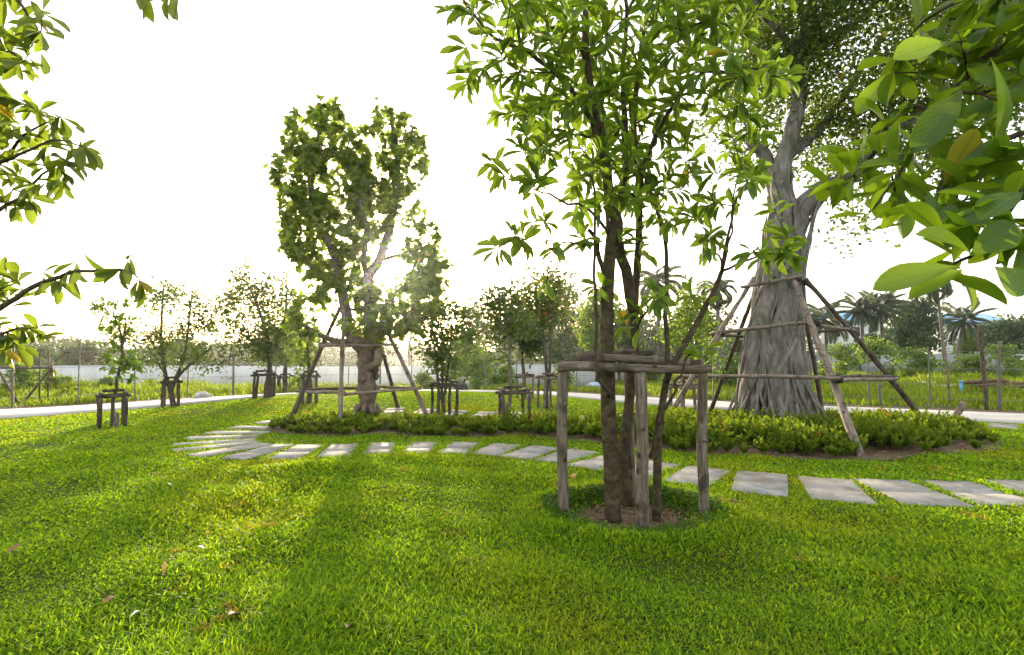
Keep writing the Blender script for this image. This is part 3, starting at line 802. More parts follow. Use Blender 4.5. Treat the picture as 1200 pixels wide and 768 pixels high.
# small round-leaved plants on the rim around the near tree
mb = MB(); n = 5200; a = brng.random(n) * 6.28; r = 0.57 + brng.normal(0, 0.10, n)
w = 0.4 + 0.6 * (np.sin(a) > -0.25) ; kk = brng.random(n) < w; a, r = a[kk], r[kk]; n = len(a)
px, py = NT[0] + r * np.cos(a), NT[1] + r * np.sin(a) * 0.95
pos = np.stack([px, py, H(px, py) + 0.015 + 0.06 * brng.random(n) * np.exp(-((r - 0.6) / 0.12) ** 2)], 1)
leaves(mb, LEAF_SMALL, pos, unit(brng.normal(0, 1, (n, 3)) * np.array([1, 1, .3])), unit(brng.normal(0, 0.4, (n, 3)) + np.array([0, 0, 1])), 0.032 * (0.7 + 0.6 * brng.random(n)), 0.013, None, brng)
tag(mb.build('creeping_plants', M['clover_leaf'], None, False, attr=True), 'dark green creeping plants around the soil hollow of the near tree', 'ground cover', kind='stuff')

# litter of mulch in the hollow
mb = MB(); n = 420; a = brng.random(n) * 6.28; r = 0.47 * np.sqrt(brng.random(n)); px, py = NT[0] + .03 + r * np.cos(a), NT[1] + r * np.sin(a)
pos = np.stack([px, py, H(px, py) + 0.02], 1)
leaves(mb, LEAF_SMALL, pos, unit(brng.normal(0, 1, (n, 3)) * np.array([1, 1, .2])), unit(brng.normal(0, 0.35, (n, 3)) + np.array([0, 0, 1])), 0.05 * (0.5 + brng.random(n)), 0.007, None, brng)
n = 1500; px = BED[:, 0].min() + 13 * brng.random(n); py = 6.7 + 2.6 * brng.random(n); kk = in_poly(px, py, BEDS); px, py = px[kk], py[kk]; n = len(px)
leaves(mb, LEAF_SMALL, np.stack([px, py, H(px, py) + .035], 1), unit(brng.normal(0, 1, (n, 3)) * np.array([1, 1, .2])), unit(brng.normal(0, 0.35, (n, 3)) + np.array([0, 0, 1])), 0.07 * (0.4 + brng.random(n)), 0.014, None, brng)
tag(mb.build('leaf_litter', M['dry'], None, False, attr=True), 'brown leaf litter on the bare soil of the tree hollow and shrub bed', 'leaf litter', kind='stuff')

# ------------------------------------------------------------------ hero tree with its stand
trng = np.random.default_rng(5)
def near_tree():
    t = thing('young_tree', 'tall multi-stemmed young tree rising through the near log stand', 'tree', on(0.90, 4.30), 'trees planted in the park')
    S = Skel()
    def L(pts, r, join=True, w=0.02): return S.limb([P(*p) for p in pts], r, join, w, 4, trng)
    b = G(719, 613); b2 = G(737, 594); b3 = G(769, 612)
    d1 = b[1]
    S.limb([b - np.array([0, 0, .06]), P(716, 540, d1), P(712, 440, d1), P(712, 340, d1 + .02), P(717, 275, d1 + .06), P(712, 212, d1 + .05), P(706, 163, d1 + .05), P(693, 104, d1), P(686, 40, d1 - .05), P(690, -60, d1), P(700, -160, d1 + .1)], (0.067, 0.016), False, 0.006, 4, trng)
    S.limb([b2 - np.array([0, 0, .06]), P(730, 535, b2[1]), P(737, 470, b2[1]), P(743, 408, b2[1] - .02), P(743, 366, b2[1] - .02), P(747, 310, b2[1]), P(749, 229, b2[1]), P(743, 148, b2[1] + .05), P(750, 64, b2[1] + .1), P(763, -10, b2[1] + .2), P(775, -120, b2[1] + .2)], (0.050, 0.015), False, 0.006, 4, trng)
    S.limb([b3 - np.array([0, 0, .05]), P(771, 515, b3[1]), P(775, 481, b3[1]), P(785, 435, b3[1] + .05), P(816, 380, b3[1] + .1), P(838, 338, b3[1] + .1), P(846, 318, b3[1] + .1)], (0.036, 0.018), False, 0.004, 4, trng)
    L([(743, 366, 4.55), (728, 300, 4.5), (723, 262, 4.5), (730, 215, 4.55), (733, 163, 4.6), (730, 84, 4.7), (734, 10, 4.8), (728, -80, 4.9)], (0.05, 0.012))
    L([(717, 330, 4.32), (708, 320, 4.3), (700, 285, 4.2), (690, 270, 4.1)], (0.026, 0.014))
    L([(714, 460, 4.15), (703, 445, 4.1), (698, 421, 4.05), (697, 343, 4.05), (698, 262, 4.05), (694, 190, 4.0)], (0.019, 0.008))
    L([(784, 440, 4.2), (781, 400, 4.25), (780, 343, 4.25), (780, 287, 4.3), (765, 229, 4.3), (747, 187, 4.35), (738, 120, 4.4)], (0.022, 0.009))
    L([(762, 535, 4.2), (778, 486, 4.15), (795, 448, 4.1), (806, 418, 4.05), (820, 417, 4.0)], (0.017, 0.006))
    L([(743, 395, 4.5), (752, 372, 4.35), (770, 346, 4.1)], (0.012, 0.006))
    L([(708, 190, 4.3), (686, 131, 4.15), (660, 98, 4.0), (630, 69, 3.9), (607, 56, 3.85), (574, 38, 3.8), (540, -4, 3.75)], (0.026, 0.008))
    L([(690, 75, 4.3), (672, 42, 4.1), (645, 29, 3.95), (612, -8, 3.85)], (0.018, 0.007))
    L([(610, 58, 3.86), (605, 20, 3.8), (590, -10, 3.7)], (0.014, 0.006))
    L([(749, 229, 4.55), (757, 188, 4.5), (790, 121, 4.3), (817, 89, 4.2), (860, 82, 4.1), (900, 84, 4.0)], (0.024, 0.007))
    L([(846, 318, 4.35), (861, 242, 4.3), (886, 208, 4.25)], (0.013, 0.006))
    L([(846, 318, 4.35), (886, 302, 4.2), (925, 296, 4.1)], (0.012, 0.005))
    L([(846, 318, 4.35), (842, 300, 4.35), (812, 277, 4.3)], (0.012, 0.005))
    L([(846, 318, 4.35), (856, 270, 4.45), (870, 180, 4.6)], (0.012, 0.005))
    L([(711, 270, 4.3), (690, 245, 4.1), (660, 235, 3.9), (625, 222, 3.8)], (0.014, 0.006))
    L([(700, 285, 4.2), (676, 285, 4.0), (640, 290, 3.9)], (0.011, 0.005))
    L([(706, 163, 4.3), (680, 160, 4.3), (640, 150, 4.4), (605, 135, 4.5)], (0.014, 0.005))
    blobs = [(700, 60, 120, 90, 4.3, .9), (600, 40, 75, 60, 3.8, .45), (640, 130, 70, 55, 4.2, .6), (650, 210, 85, 55, 4.1, .6), (640, 275, 55, 28, 3.95, .35),
             (760, 120, 95, 90, 4.4, .9), (845, 110, 80, 85, 4.3, .7), (830, 210, 70, 60, 4.3, .6), (740, 225, 70, 60, 4.4, .7), (870, 270, 60, 45, 4.25, .4), (800, 285, 50, 35, 4.2, .4),
             (700, -90, 170, 80, 4.3, 1.1), (840, -40, 110, 80, 4.3, .9), (560, -20, 60, 45, 3.75, .4)]
    T = blob_pts(blobs, 340, trng, 0.35, 0.11)
    extra = [P(820, 414, 4.0), P(768, 346, 4.1), P(748, 366, 4.35), P(730, 380, 4.4), P(925, 296, 4.1), P(770, 352, 4.0), P(548, 98, 4.0), P(590, 205, 3.9), P(600, 132, 4.4), P(583, 290, 3.9), P(700, 335, 4.2), P(528, 12, 3.75), P(905, 90, 4.0), P(640, 330, 3.95), P(810, 345, 4.3)]
    tips = S.attach(np.concatenate([T, extra]), 0.2, 0.22, 0.04, trng)
    S.build_tree(t, M['near_bark'], 'stem', tip=0.0035, ex=0.40, nmax=12)
    idx = [i for i, _ in tips]; pos = np.array([S.p[i] for i in idx]); dr = S.dirs(idx)
    mb = MB()
    whorls(mb, LEAF_OBO, pos, dr, 7, 0.18, 0.026, 1.0, 0.34, 0.05, trng)
    # leaves along the outer twigs too
    sel = [S.par[i] for i in idx]; pos2 = np.array([S.p[i] for i in sel])
    whorls(mb, LEAF_OBO, pos2, dr, 3, 0.165, 0.027, 1.2, 0.34, 0.04, trng)
    mb.build('crown', M['near_leaf'], t, True, attr=True)
near_tree()

def near_stand():
    c = on(NT[0], NT[1])
    t = thing('tree_stand', 'large stand of thick weathered logs around the near multi-stemmed tree', 'tree stand', c, 'wooden tree stands')
    rg = np.random.default_rng(8)
    fl, ff, fr, fb = G(663, 607), G(753, 622), G(826, 604), G(739, 592)
    for a, px, top, r in ((fl, 660, 437, .044), (ff, 750, 437, .048), (fr, 824, 436, .042), (fb, 735, 427, .040)):
        log('post', a - np.array([0, 0, .12]), P(px, top, a[1]), r, t, M['log'], rg, 12)
    d = 0.5 * (fl[1] + fr[1]) - 0.14
    log('rail', P(654, 430, d), P(833, 432.5, d + .02), .036, t, M['log'], rg, 11)
    log('rail', P(700, 419.5, 4.12), P(806, 425, 4.52), .034, t, M['log'], rg, 11)
    log('rail', P(664, 424, 4.36), P(724, 419, 4.52), .030, t, M['dark_log'], rg, 10)
    log('rail', P(682, 415.5, 4.44), P(744, 412, 4.62), .030, t, M['log'], rg, 10)
    log('rail', P(720, 419, 4.62), P(766, 412.5, 4.70), .030, t, M['dark_log'], rg, 10)
    log('rail', P(752, 428, 4.66), P(822, 425, 4.50), .030, t, M['dark_log'], rg, 10)
near_stand()

# ------------------------------------------------------------------ strangler fig
frng = np.random.default_rng(15)
def fig_tree():
    c0 = np.array([4.84, 9.85]); t = thing('fig_tree', 'huge strangler fig with a trunk of twisted aerial roots in the shrub bed', 'tree', on(*c0), 'trees planted in the park')
    mb = MB(); D = 9.85
    prof = [(0.0, .76, 912), (0.25, .68, 911), (0.6, .62, 909), (1.1, .565, 908), (1.7, .48, 911), (2.2, .41, 915), (2.7, .36, 918), (3.2, .33, 921), (3.7, .31, 925), (4.0, .30, 928)]
    hs = np.array([p[0] for p in prof]); rr = np.array([p[1] * .89 for p in prof]); cx = np.array([(p[2] - 4 - 600) / F * D for p in prof])
    z0 = float(H(*c0))
    core = np.linspace(-0.1, 4.0, 24)
    mb.tube(np.stack([np.interp(core, hs, cx), np.full(24, D), z0 + core], 1), np.interp(core, hs, rr) * 0.66, 20)
    def strand(th, top, bot, r0, depth, wander, twist, n=30):
        z = np.linspace(top, bot, n); f1, f2 = frng.random(2) * 6.28
        tw = th + twist * (top - z) + wander * np.sin(z * 1.5 + f1) + 0.45 * wander * np.sin(z * 3.7 + f2)
        R = np.interp(z, hs, rr) * depth + 0.03 * np.sin(z * 2.6 + f1) + np.maximum(0, 0.35 - z) * 0.5 * frng.random()
        pts = np.stack([np.interp(z, hs, cx) + R * np.cos(tw), D + R * np.sin(tw), z0 + z], 1)
        rad = r0 * (0.72 + 0.5 * (top - z) / (top - bot)) * (1 + 0.15 * np.sin(z * 5 + f1) + 0.08 * np.sin(z * 13 + f2)); rad[0] *= 0.3; rad[1] *= 0.7
        mb.tube(pts, rad, 9, cap=False)
    for k in range(30):                                  # the thick merged roots
        strand(k * 2.39996 + frng.normal(0, 0.15), 4.1 - 0.5 * frng.random(), -0.15, 0.055 + 0.085 * frng.random() ** 1.2, 0.80 + 0.12 * frng.random(), 0.12 + 0.16 * frng.random(), frng.normal(0, 0.12))
    for k in range(34):                                  # middling ones that cross them
        strand(frng.random() * 6.28, 1.6 + 2.4 * frng.random(), -0.1 if frng.random() < .75 else .5 * frng.random(), 0.035 + 0.03 * frng.random(), 0.94 + 0.08 * frng.random(), 0.15 + 0.25 * frng.random(), frng.normal(0, 0.34))
    for k in range(38):                                  # thin cords
        strand(frng.random() * 6.28, 1.0 + 3.0 * frng.random(), -0.1 if frng.random() < .7 else .9 * frng.random(), 0.014 + 0.014 * frng.random(), 1.0 + 0.06 * frng.random(), 0.2 + 0.3 * frng.random(), frng.normal(0, 0.4))
    for k in range(14):                                  # loose roots slanting away to the ground
        th = -1.57 + frng.normal(0, 1.1); z = np.linspace(0.8 + 1.4 * frng.random(), -0.1, 14); sl = frng.normal(0, 0.5)
        R = np.interp(z, hs, rr) * 1.05 + np.maximum(0, 0.8 - z) * 0.30
        mb.tube(np.stack([np.interp(z, hs, cx) + R * np.cos(th + sl * (z - 1)), D + R * np.sin(th + sl * (z - 1)), z0 + z], 1), 0.014 + 0.014 * frng.random(), 6)
    S = Skel()
    S.limb([P(924, 300, D), P(925, 262, D), P(914, 225, D), P(918, 190, D), P(927, 160, D), P(937, 112, D), P(933, 70, D), P(946, 26, D), P(956, -30, D), P(965, -120, D)], (0.20, 0.07), False, 0.02, 4, frng)
    S.limb([P(930, 275, D), P(940, 245, D), P(965, 222, D - .1), P(995, 207, D - .3), P(1030, 165, D - .5), P(1070, 140, D - .7), P(1120, 100, D - .9)], (0.22, 0.06), True, 0.03, 4, frng)
    S.limb([P(922, 262, D + .1), P(905, 215, D + .2), P(895, 180, D + .3), P(880, 168, D + .3)], (0.15, 0.11), True, 0.02, 4, frng)     # sawn-off stub
    S.limb([P(925, 180, D), P(945, 165, D + .3), P(968, 143, D + .6), P(1000, 95, D + 1.0), P(1035, 40, D + 1.2)], (0.12, 0.04), True, 0.02, 4, frng)
    S.limb([P(934, 72, D), P(915, 40, D - .3), P(880, 0, D - .6), P(850, -60, D - .6)], (0.08, 0.03), True, 0.02, 4, frng)
    S.limb([P(934, 72, D), P(975, 45, D + .5), P(1010, 20, D + .8), P(1060, -40, D + 1)], (0.085, 0.03), True, 0.02, 4, frng)
    S.limb([P(938, 112, D), P(905, 80, D + .8), P(870, 60, D + 1.2)], (0.06, 0.02), True, 0.02, 4, frng)
    S.limb([P(965, -120, D), P(960, -250, D), P(975, -360, D)], (0.07, 0.03), True, 0.02, 4, frng)
    blobs = [(1040, 60, 130, 90, 9.8, 2.2), (920, 40, 80, 80, 10.2, 2.0), (1130, 90, 90, 100, 9.6, 1.9), (980, 150, 70, 55, 10.4, 1.4), (1070, 190, 90, 45, 9.2, 1.2), (1005, 240, 28, 40, 9.3, .5), (868, 110, 45, 70, 10.6, 1.0),
             (1000, -110, 230, 120, 10, 2.8), (1180, -10, 110, 110, 9.6, 2.0), (850, -60, 90, 80, 10.2, 1.6), (1030, -260, 170, 110, 10, 2.4), (890, 170, 40, 30, 10.9, .5)]
    T = blob_pts(blobs, 1300, frng, 0.25, 0.2)
    tips = S.attach(T, 0.15, 0.5, 0.03, frng)
    for path, R0, R1 in (([P(918, 345, D), P(924, 290, D), P(920, 250, D), P(914, 222, D), P(918, 190, D)], .30, .17), ([P(920, 340, D), P(930, 285, D), P(942, 246, D), P(965, 222, D - .1), P(990, 209, D - .25)], .28, .14)):
        c = spline(np.array(path), 6)
        for k in range(13):
            th = k * 2.4 + frng.normal(0, .3); e = int(len(c) * (.55 + .45 * frng.random())); t_ = np.linspace(0, 1, len(c)); tw = th + frng.normal(0, .8) * t_ + .25 * np.sin(t_ * 7 + k)
            R = R0 + (R1 - R0) * t_; q = c + np.stack([R * np.cos(tw), R * np.sin(tw), .3 * R * np.sin(tw * 2)], 1); r_ = (.02 + .03 * frng.random()) * np.linspace(1.15, .6, len(c))
            mb.tube(q[:e], r_[:e], 7)
    # aerial roots hanging from the limbs
    for px, py, ln in ((955, 260, .9), (962, 270, 1.3), (975, 235, .8), (1000, 210, 1.0), (905, 230, .9), (950, 300, .7)):
        p = P(px, py, D - .2); k = 8; z = np.linspace(0, -ln, k)
        mb.tube(np.stack([p[0] + 0.06 * np.sin(z * 4 + px), np.full(k, p[1]) + 0.03 * np.cos(z * 5), p[2] + z + .4], 1), 0.008, 4)
    S.build_tree(t, M['fig_bark'], extra=mb, tip=0.006, ex=0.40, nmax=14)
    idx = [i for i, _ in tips]; pos = np.array([S.p[i] for i in idx]); mb = MB()
    mids = np.array([S.p[S.par[i]] for i in idx])
    scatter_leaves(mb, LEAF_SMALL, pos, 50, 0.20, 0.115, 0.029, frng); scatter_leaves(mb, LEAF_SMALL, mids, 20, 0.2, 0.11, 0.028, frng)
    # sprouts on the trunk
    sp = np.array([P(908, 268, D - .38), P(903, 235, D - .2), P(912, 320, D - .4), P(926, 312, D - .4)])
    scatter_leaves(mb, LEAF_SMALL, sp, 22, 0.08, 0.07, 0.018, frng)
    mb.build('crown', M['fig_leaf'], t, False, attr=True)
fig_tree()

def fig_brace():
    t = thing('tree_brace', 'tall brace of long leaning poles and cross rails around the strangler fig', 'tree brace', on(4.9, 9.9), 'pole braces of the two big trees')
    rg = np.random.default_rng(9); D = 9.4
    foot = lambda px, py: G(px, py) - np.array([0, 0, .05])
    log('pole', foot(1011, 537), P(930, 327, D), .055, t, M['stake'], rg, 10, .75, .006)
    log('pole', foot(1092, 502), P(944, 327, D), .05, t, M['dark_log'], rg, 10, .75, .006)
    log('pole', foot(774, 502), P(884, 325, D + .2), .05, t, M['stake'], rg, 10, .75, .006)
    log('pole', G(848, 487) + np.array([0, .8, 0]), P(890, 330, D + .9), .05, t, M['dark_log'], rg, 10, .75, .006)
    log('pole', G(986, 497) + np.array([0, .6, 0]), P(935, 330, D + .7), .05, t, M['dark_log'], rg, 10, .75, .006)
    log('rail', P(797, 441, 10.15), P(985, 443.5, 7.55), .034, t, M['stake'], rg, 8, .9, .004)
    log('rail', P(980, 446, 7.62), P(1052, 444, 9.75), .032, t, M['stake'], rg, 8, .9, .004)
    log('rail', P(975, 442, 7.7), P(1050, 441.5, 9.85), .026, t, M['dark_log'], rg, 8, .9, .004)
    log('rail', P(834, 391, 9.95), P(962, 377, 8.55), .034, t, M['stake'], rg, 8, .9, .006)
    log('rail', P(952, 381, 8.6), P(1004, 387, 9.7), .03, t, M['stake'], rg, 8, .9, .004)
    log('rail', P(834, 393, 10.1), P(900, 397, 10.9), .028, t, M['dark_log'], rg, 8, .9, .004)
    log('rail', P(946, 390, 10.7), P(1000, 386, 9.8), .028, t, M['dark_log'], rg, 8, .9, .004)
    log('rail', P(868, 337, 9.6), P(940, 324, 9.3), .03, t, M['stake'], rg, 8, .9, .006)
    log('rail', P(936, 326, 9.3), P(954, 341, 9.9), .026, t, M['dark_log'], rg, 8, .9, .004)
def lashing(t, p, a, b, R):
    """a few turns of dark strap round two crossing poles"""
    a, b = unit(np.array(a, float)), unit(np.array(b, float)); n_ = unit(np.cross(a, b)); e1 = unit(a + b); e2 = unit(a - b); mb = MB()
    for ax, up in ((e1, e2), (e2, e1)):
        for k in (-1, 0, 1):
            th = np.linspace(0, 2 * np.pi, 15); c = p + ax * k * .016
            mb.tube(c + (np.cos(th)[:, None] * n_ * R * 1.25 + np.sin(th)[:, None] * up * R * 1.0), .009, 5, cap=False)
    mb.build('lashing', M['strap'], t)
fig_brace()
ft_ = bpy.data.objects['tree_brace']
for px, py, d, R in ((982, 444.5, 7.62, .066), (1046, 443.5, 9.72, .06), (803, 441, 10.1, .06), (957, 378.5, 8.6, .062), (1000, 386.5, 9.7, .055), (846, 390, 9.95, .06), (934, 327, 9.35, .055)):
    lashing(ft_, P(px, py, d), (.35, .2, -.9), (1, .1, 0), R * .82)
o = log('stake_stub', G(1112, 499), P(1130, 472, G(1112, 499)[1]), .06, None, M['stake'], np.random.default_rng(2), 9, .9)
tag(o, 'short leaning wooden stake stub beside the right end of the shrub bed', 'stake')

# ------------------------------------------------------------------ middle tree with its brace
mrng = np.random.default_rng(31)
def middle_tree():
    b = G(430, 494); D = b[1]
    t = thing('broadleaf_tree', 'round-leaved tree with a pale knotty trunk and the low sun behind it', 'tree', b, 'trees planted in the park')
    S = Skel()
    S.limb([b - np.array([0, 0, .08]), P(430, 485, D), P(431, 463, D), P(429, 440, D), P(428, 415, D), P(418, 400, D), P(408, 385, D), P(403, 350, D), P(392, 300, D), P(372, 255, D), P(365, 215, D), P(372, 165, D), P(383, 135, D)], (0.20, 0.03), False, 0.02, 4, mrng)
    for i in range(8): S.r0[i] = [.30, .235, .205, .185, .165, .155, .15, .148][i]
    S.limb([P(429, 425, D), P(434, 400, D - .1), P(433, 363, D), P(432, 325, D + .1), P(446, 303, D + .2), P(458, 260, D + .3), P(466, 215, D + .3), P(463, 165, D + .3), P(455, 130, D + .3)], (0.15, 0.03), False, 0.02, 4, mrng)
    S.limb([P(432, 325, D + .1), P(426, 306, D - .1), P(430, 270, D - .2), P(415, 220, D - .2), P(405, 180, D - .2)], (0.06, 0.02), True, 0.02, 4, mrng)
    S.limb([P(418, 402, D), P(395, 400, D - .2), P(374, 392, D - .4), P(355, 380, D - .5)], (0.07, 0.03), True, 0.02, 4, mrng)
    S.limb([P(428, 402, D - .1), P(440, 388, D - .4), P(447, 378, D - .6)], (0.05, 0.03), True, 0.02, 4, mrng)
    S.limb([P(436, 430, D - .1), P(442, 425, D - .3), P(444, 412, D - .3)], (0.09, 0.07), True, 0.0, 3, mrng)
    S.limb([P(446, 303, D + .2), P(470, 300, D + .4), P(498, 290, D + .5)], (0.045, 0.02), True, 0.02, 4, mrng)
    S.limb([P(401, 340, D), P(370, 320, D - .4), P(350, 290, D - .6)], (0.045, 0.02), True, 0.02, 4, mrng)
    blobs = [(378, 170, 46, 46, D, .9), (352, 215, 30, 52, D - .2, .8), (390, 225, 42, 50, D, .9), (375, 280, 44, 48, D - .1, .8), (398, 320, 34, 36, D - .2, .6), (362, 355, 30, 40, D - .4, .6), (345, 395, 16, 16, D - .5, .4),
             (462, 180, 40, 50, D + .3, .9), (440, 230, 34, 44, D + .2, .8), (470, 255, 30, 30, D + .3, .6), (495, 300, 27, 44, D + .4, .6), (430, 370, 42, 28, D - .4, .5), (478, 355, 38, 40, D, .7), (505, 320, 22, 34, D + .3, .5), (490, 345, 32, 30, D + .2, .6), (450, 385, 34, 22, D - .2, .5), (355, 250, 28, 40, D - .3, .6), (383, 130, 18, 22, D, .4), (452, 132, 16, 18, D + .3, .4), (412, 280, 26, 30, D + .1, .6), (424, 250, 26, 40, D + .2, .5), (416, 335, 24, 24, D - .1, .5), (420, 200, 20, 24, D + .2, .4)]
    T = blob_pts(blobs, 900, mrng, 0.35, 0.11)
    T = T[[not (19 > math.hypot((q[0] / q[1] * F + 600) - 460, (420 - (q[2] - EYE) / q[1] * F) - 318)) for q in T]]
    tips = S.attach(T, 0.15, 0.4, 0.03, mrng)
    mb = MB()
    for k in range(11):                                    # surface roots at the foot
        a = k * 0.57 + mrng.normal(0, .1); z = np.linspace(0, 1, 7)
        mb.tube(np.stack([b[0] + (0.16 + 0.32 * z) * np.cos(a), b[1] + (0.16 + 0.32 * z) * np.sin(a), b[2] + 0.30 * (1 - z) ** 2 + 0.02], 1), 0.05 * (1 - 0.6 * z), 6)
    for _ in range(10):                                    # burrs
        z = 0.3 + 1.3 * mrng.random(); a = mrng.random() * 6.28; p = P(430, 494, D) + np.array([0, 0, z]); e = np.array([math.cos(a), math.sin(a), .1])
        mb.tube([p + e * .13, p + e * .19, p + e * .22], [.09, .07, .02], 8)
    S.build_tree(t, M['grey_bark'], extra=mb, tip=0.006, ex=0.40, nmax=14)
    idx = [i for i, _ in tips]; pos = np.array([S.p[i] for i in idx]); dr = S.dirs(idx); mb = MB()
    whorls(mb, LEAF_ROUND, pos, dr, 10, 0.13, 0.050, 1.0, 0.25, 0.17, mrng, 0.45)
    whorls(mb, LEAF_ROUND, np.array([S.p[S.par[i]] for i in idx]), dr, 4, 0.125, 0.048, 1.2, 0.25, 0.14, mrng, 0.45)
    mb.build('crown', M['round_leaf'], t, True, attr=True)
    # brace
    t2 = thing('tree_brace', 'brace of slanting poles and cross rails around the pale knotty tree', 'tree brace', b, 'pole braces of the two big trees')
    rg = np.random.default_rng(19); g0 = lambda px, py: G(px, py) - np.array([0, 0, .05])
    lf, rf, mf = g0(338, 497), g0(506, 497), g0(399, 501)
    log('pole', lf, P(399, 360, D - .1), .048, t2, M['dark_log'], rg, 9, .75, .006)
    log('pole', rf, P(449, 378, D - .2), .044, t2, M['stake'], rg, 9, .75, .006)
    log('pole', mf, P(403, 362, D - .3), .044, t2, M['stake'], rg, 9, .75, .006)
    log('pole', np.array([b[0] + .2, b[1] + 1.9, float(H(b[0] + .2, b[1] + 1.9)) - .05]), P(436, 366, D + .2), .044, t2, M['dark_log'], rg, 9, .75, .006)
    m1 = mf[1] + .15
    log('rail', P(348, 458.5, lf[1] + .2), P(404, 460.5, m1 - .06), .034, t2, M['stake'], rg, 8, .9, .005)
    log('rail', P(396, 463, m1 - .05), P(494, 455.5, rf[1] - .05), .03, t2, M['stake'], rg, 8, .9, .005)
    log('rail', P(436, 452.5, b[1] + 1.3), P(492, 455, rf[1] + .1), .03, t2, M['dark_log'], rg, 8, .9, .005)
    log('rail', P(350, 457, lf[1] + .3), P(440, 454, b[1] + 1.3), .03, t2, M['dark_log'], rg, 8, .9, .005)
    log('rail', P(373, 405.5, D - .5), P(466, 404, D - .3), .028, t2, M['stake'], rg, 8, .9, .005)
    log('rail', P(374, 403.5, D - .2), P(412, 402, D - .35), .028, t2, M['dark_log'], rg, 8, .9, .005)
    log('rail', P(405, 362.5, D - .3), P(434, 362, D - .2), .026, t2, M['dark_log'], rg, 8, .9, .005)
middle_tree()

# ------------------------------------------------------------------ smaller trees
def tree(name, label, stems, blobs, ntip, leafkind, bark='thin_bark', seed=1, lw=(0.09, 0.02), m=14, rad=0.12, up=0.3, tip=0.004, sub=0.35, group='trees planted in the park', extra_sub=0, mode='scatter'):
    rg = np.random.default_rng(seed)
    b = stems[0][0][0]
    t = thing(name, label, 'tree', b, group); S = Skel()
    for pts, r, join in stems: S.limb(pts, r, join, 0.02, 4, rg)
    T = blob_pts(blobs, int(ntip * 0.85), rg, 0.25, 0.0)
    tips = S.attach(T, up, sub, 0.03, rg)
    S.build_tree(t, M[bark], tip=tip, ex=0.42, nmax=10)
    idx = [i for i, _ in tips]; pos = np.array([S.p[i] for i in idx]); dr = S.dirs(idx); mb = MB()
    tpl = LEAF_SMALL if lw[0] < 0.13 else LEAF_OVAL
    if mode == 'scatter': scatter_leaves(mb, tpl, pos, int(m * 2.1), rad * 0.95, lw[0] * 1.05, lw[1] * 1.15, rg)
    else: whorls(mb, tpl, pos, dr, m, lw[0], lw[1], 1.0, 0.35, rad, rg, 0.35)
    mb.build('crown', M[leafkind], t, False, attr=True)
    return t
def g(px, py): return G(px, py) - np.array([0, 0, .03])
SG = 'wooden tree stands'

# left-most sapling
b = g(132, 500); D = b[1]
tree('sapling', 'sapling with big drooping leaves, left-most of the planted saplings', [([b, P(133, 470, D), P(138, 440, D), P(143, 415, D), P(141, 390, D), P(132, 362, D)], (.035, .012), False), ([P(142, 412, D), P(146, 385, D), P(150, 360, D)], (.015, .007), True)],
     [(137, 415, 18, 22, D, .3), (143, 440, 14, 9, D, .25), (136, 382, 16, 18, D, .25), (122, 358, 14, 10, D, .2), (142, 355, 8, 10, D, .15), (156, 425, 14, 9, D, .2)], 105, 'near_leaf', seed=41, lw=(.13, .03), m=5, rad=.06, mode='whorl')
log('stump', g(135, 501), P(137, 484, D - .05), .045, None, M['stake'], np.random.default_rng(4), 9)
tag(bpy.data.objects['stump'], 'sawn wooden stump inside the left-most tree stand', 'stump')
small_stand(g(131, 500), 33, 37, 'low wide stand around the left-most sapling', SG, 0.70, .032, 4, 'dark_log', False, np.random.default_rng(51))
# vase-shaped tree by the path
b = g(204, 477); D = b[1]
tree('feathery_tree', 'vase-shaped feathery tree with three slim stems beside the path at left', [([b, P(200, 458, D), P(194, 440, D), P(189, 400, D), P(190, 360, D), P(192, 335, D)], (.07, .015), False), ([P(200, 458, D), P(207, 442, D), P(217, 415, D), P(221, 380, D), P(226, 345, D)], (.05, .015), True), ([P(205, 445, D), P(220, 430, D), P(238, 415, D), P(250, 405, D)], (.04, .012), True), ([P(197, 450, D), P(186, 425, D), P(170, 400, D)], (.03, .01), True)],
     [(192, 345, 22, 16, D, .5), (222, 370, 26, 24, D, .6), (240, 350, 18, 14, D, .4), (185, 400, 24, 16, D, .5), (215, 410, 30, 14, D, .5), (248, 420, 24, 10, D, .4), (165, 385, 14, 8, D, .3), (205, 385, 14, 12, D, .3), (175, 425, 14, 8, D, .3)], 95, 'feather_leaf', seed=42, lw=(.10, .02), m=22, rad=.14)
small_stand(g(200, 477), 20, 30, 'small dark stand around the vase-shaped feathery tree by the path', SG, 0.5, .035, 4, 'dark_log', False, np.random.default_rng(52))
# feathery tree left of the middle tree
b = g(312, 467); D = b[1]
tree('feathery_tree', 'leaning feathery tree with a broad airy crown left of the knotty tree', [([b, P(315, 440, D), P(316, 425, D), P(312, 390, D), P(300, 355, D), P(288, 330, D)], (.085, .02), False), ([P(316, 420, D), P(330, 385, D), P(337, 345, D), P(332, 320, D)], (.05, .015), True), ([P(315, 415, D), P(290, 395, D), P(270, 385, D)], (.035, .012), True)],
     [(300, 330, 30, 20, D, .6), (335, 345, 22, 30, D, .6), (280, 355, 26, 20, D, .6), (310, 375, 40, 20, D, .7), (285, 400, 34, 16, D, .6), (340, 390, 20, 20, D, .5), (320, 412, 26, 12, D, .5), (262, 385, 18, 12, D, .4), (283, 318, 12, 8, D, .3)], 130, 'feather_leaf', seed=43, lw=(.12, .025), m=22, rad=.16)
small_stand(g(309, 467), 24, 28, 'stand of four posts on the lawn under the leaning feathery tree', SG, 0.3, .037, 4, 'dark_log', False, np.random.default_rng(53))
b = g(334, 461); D = b[1]
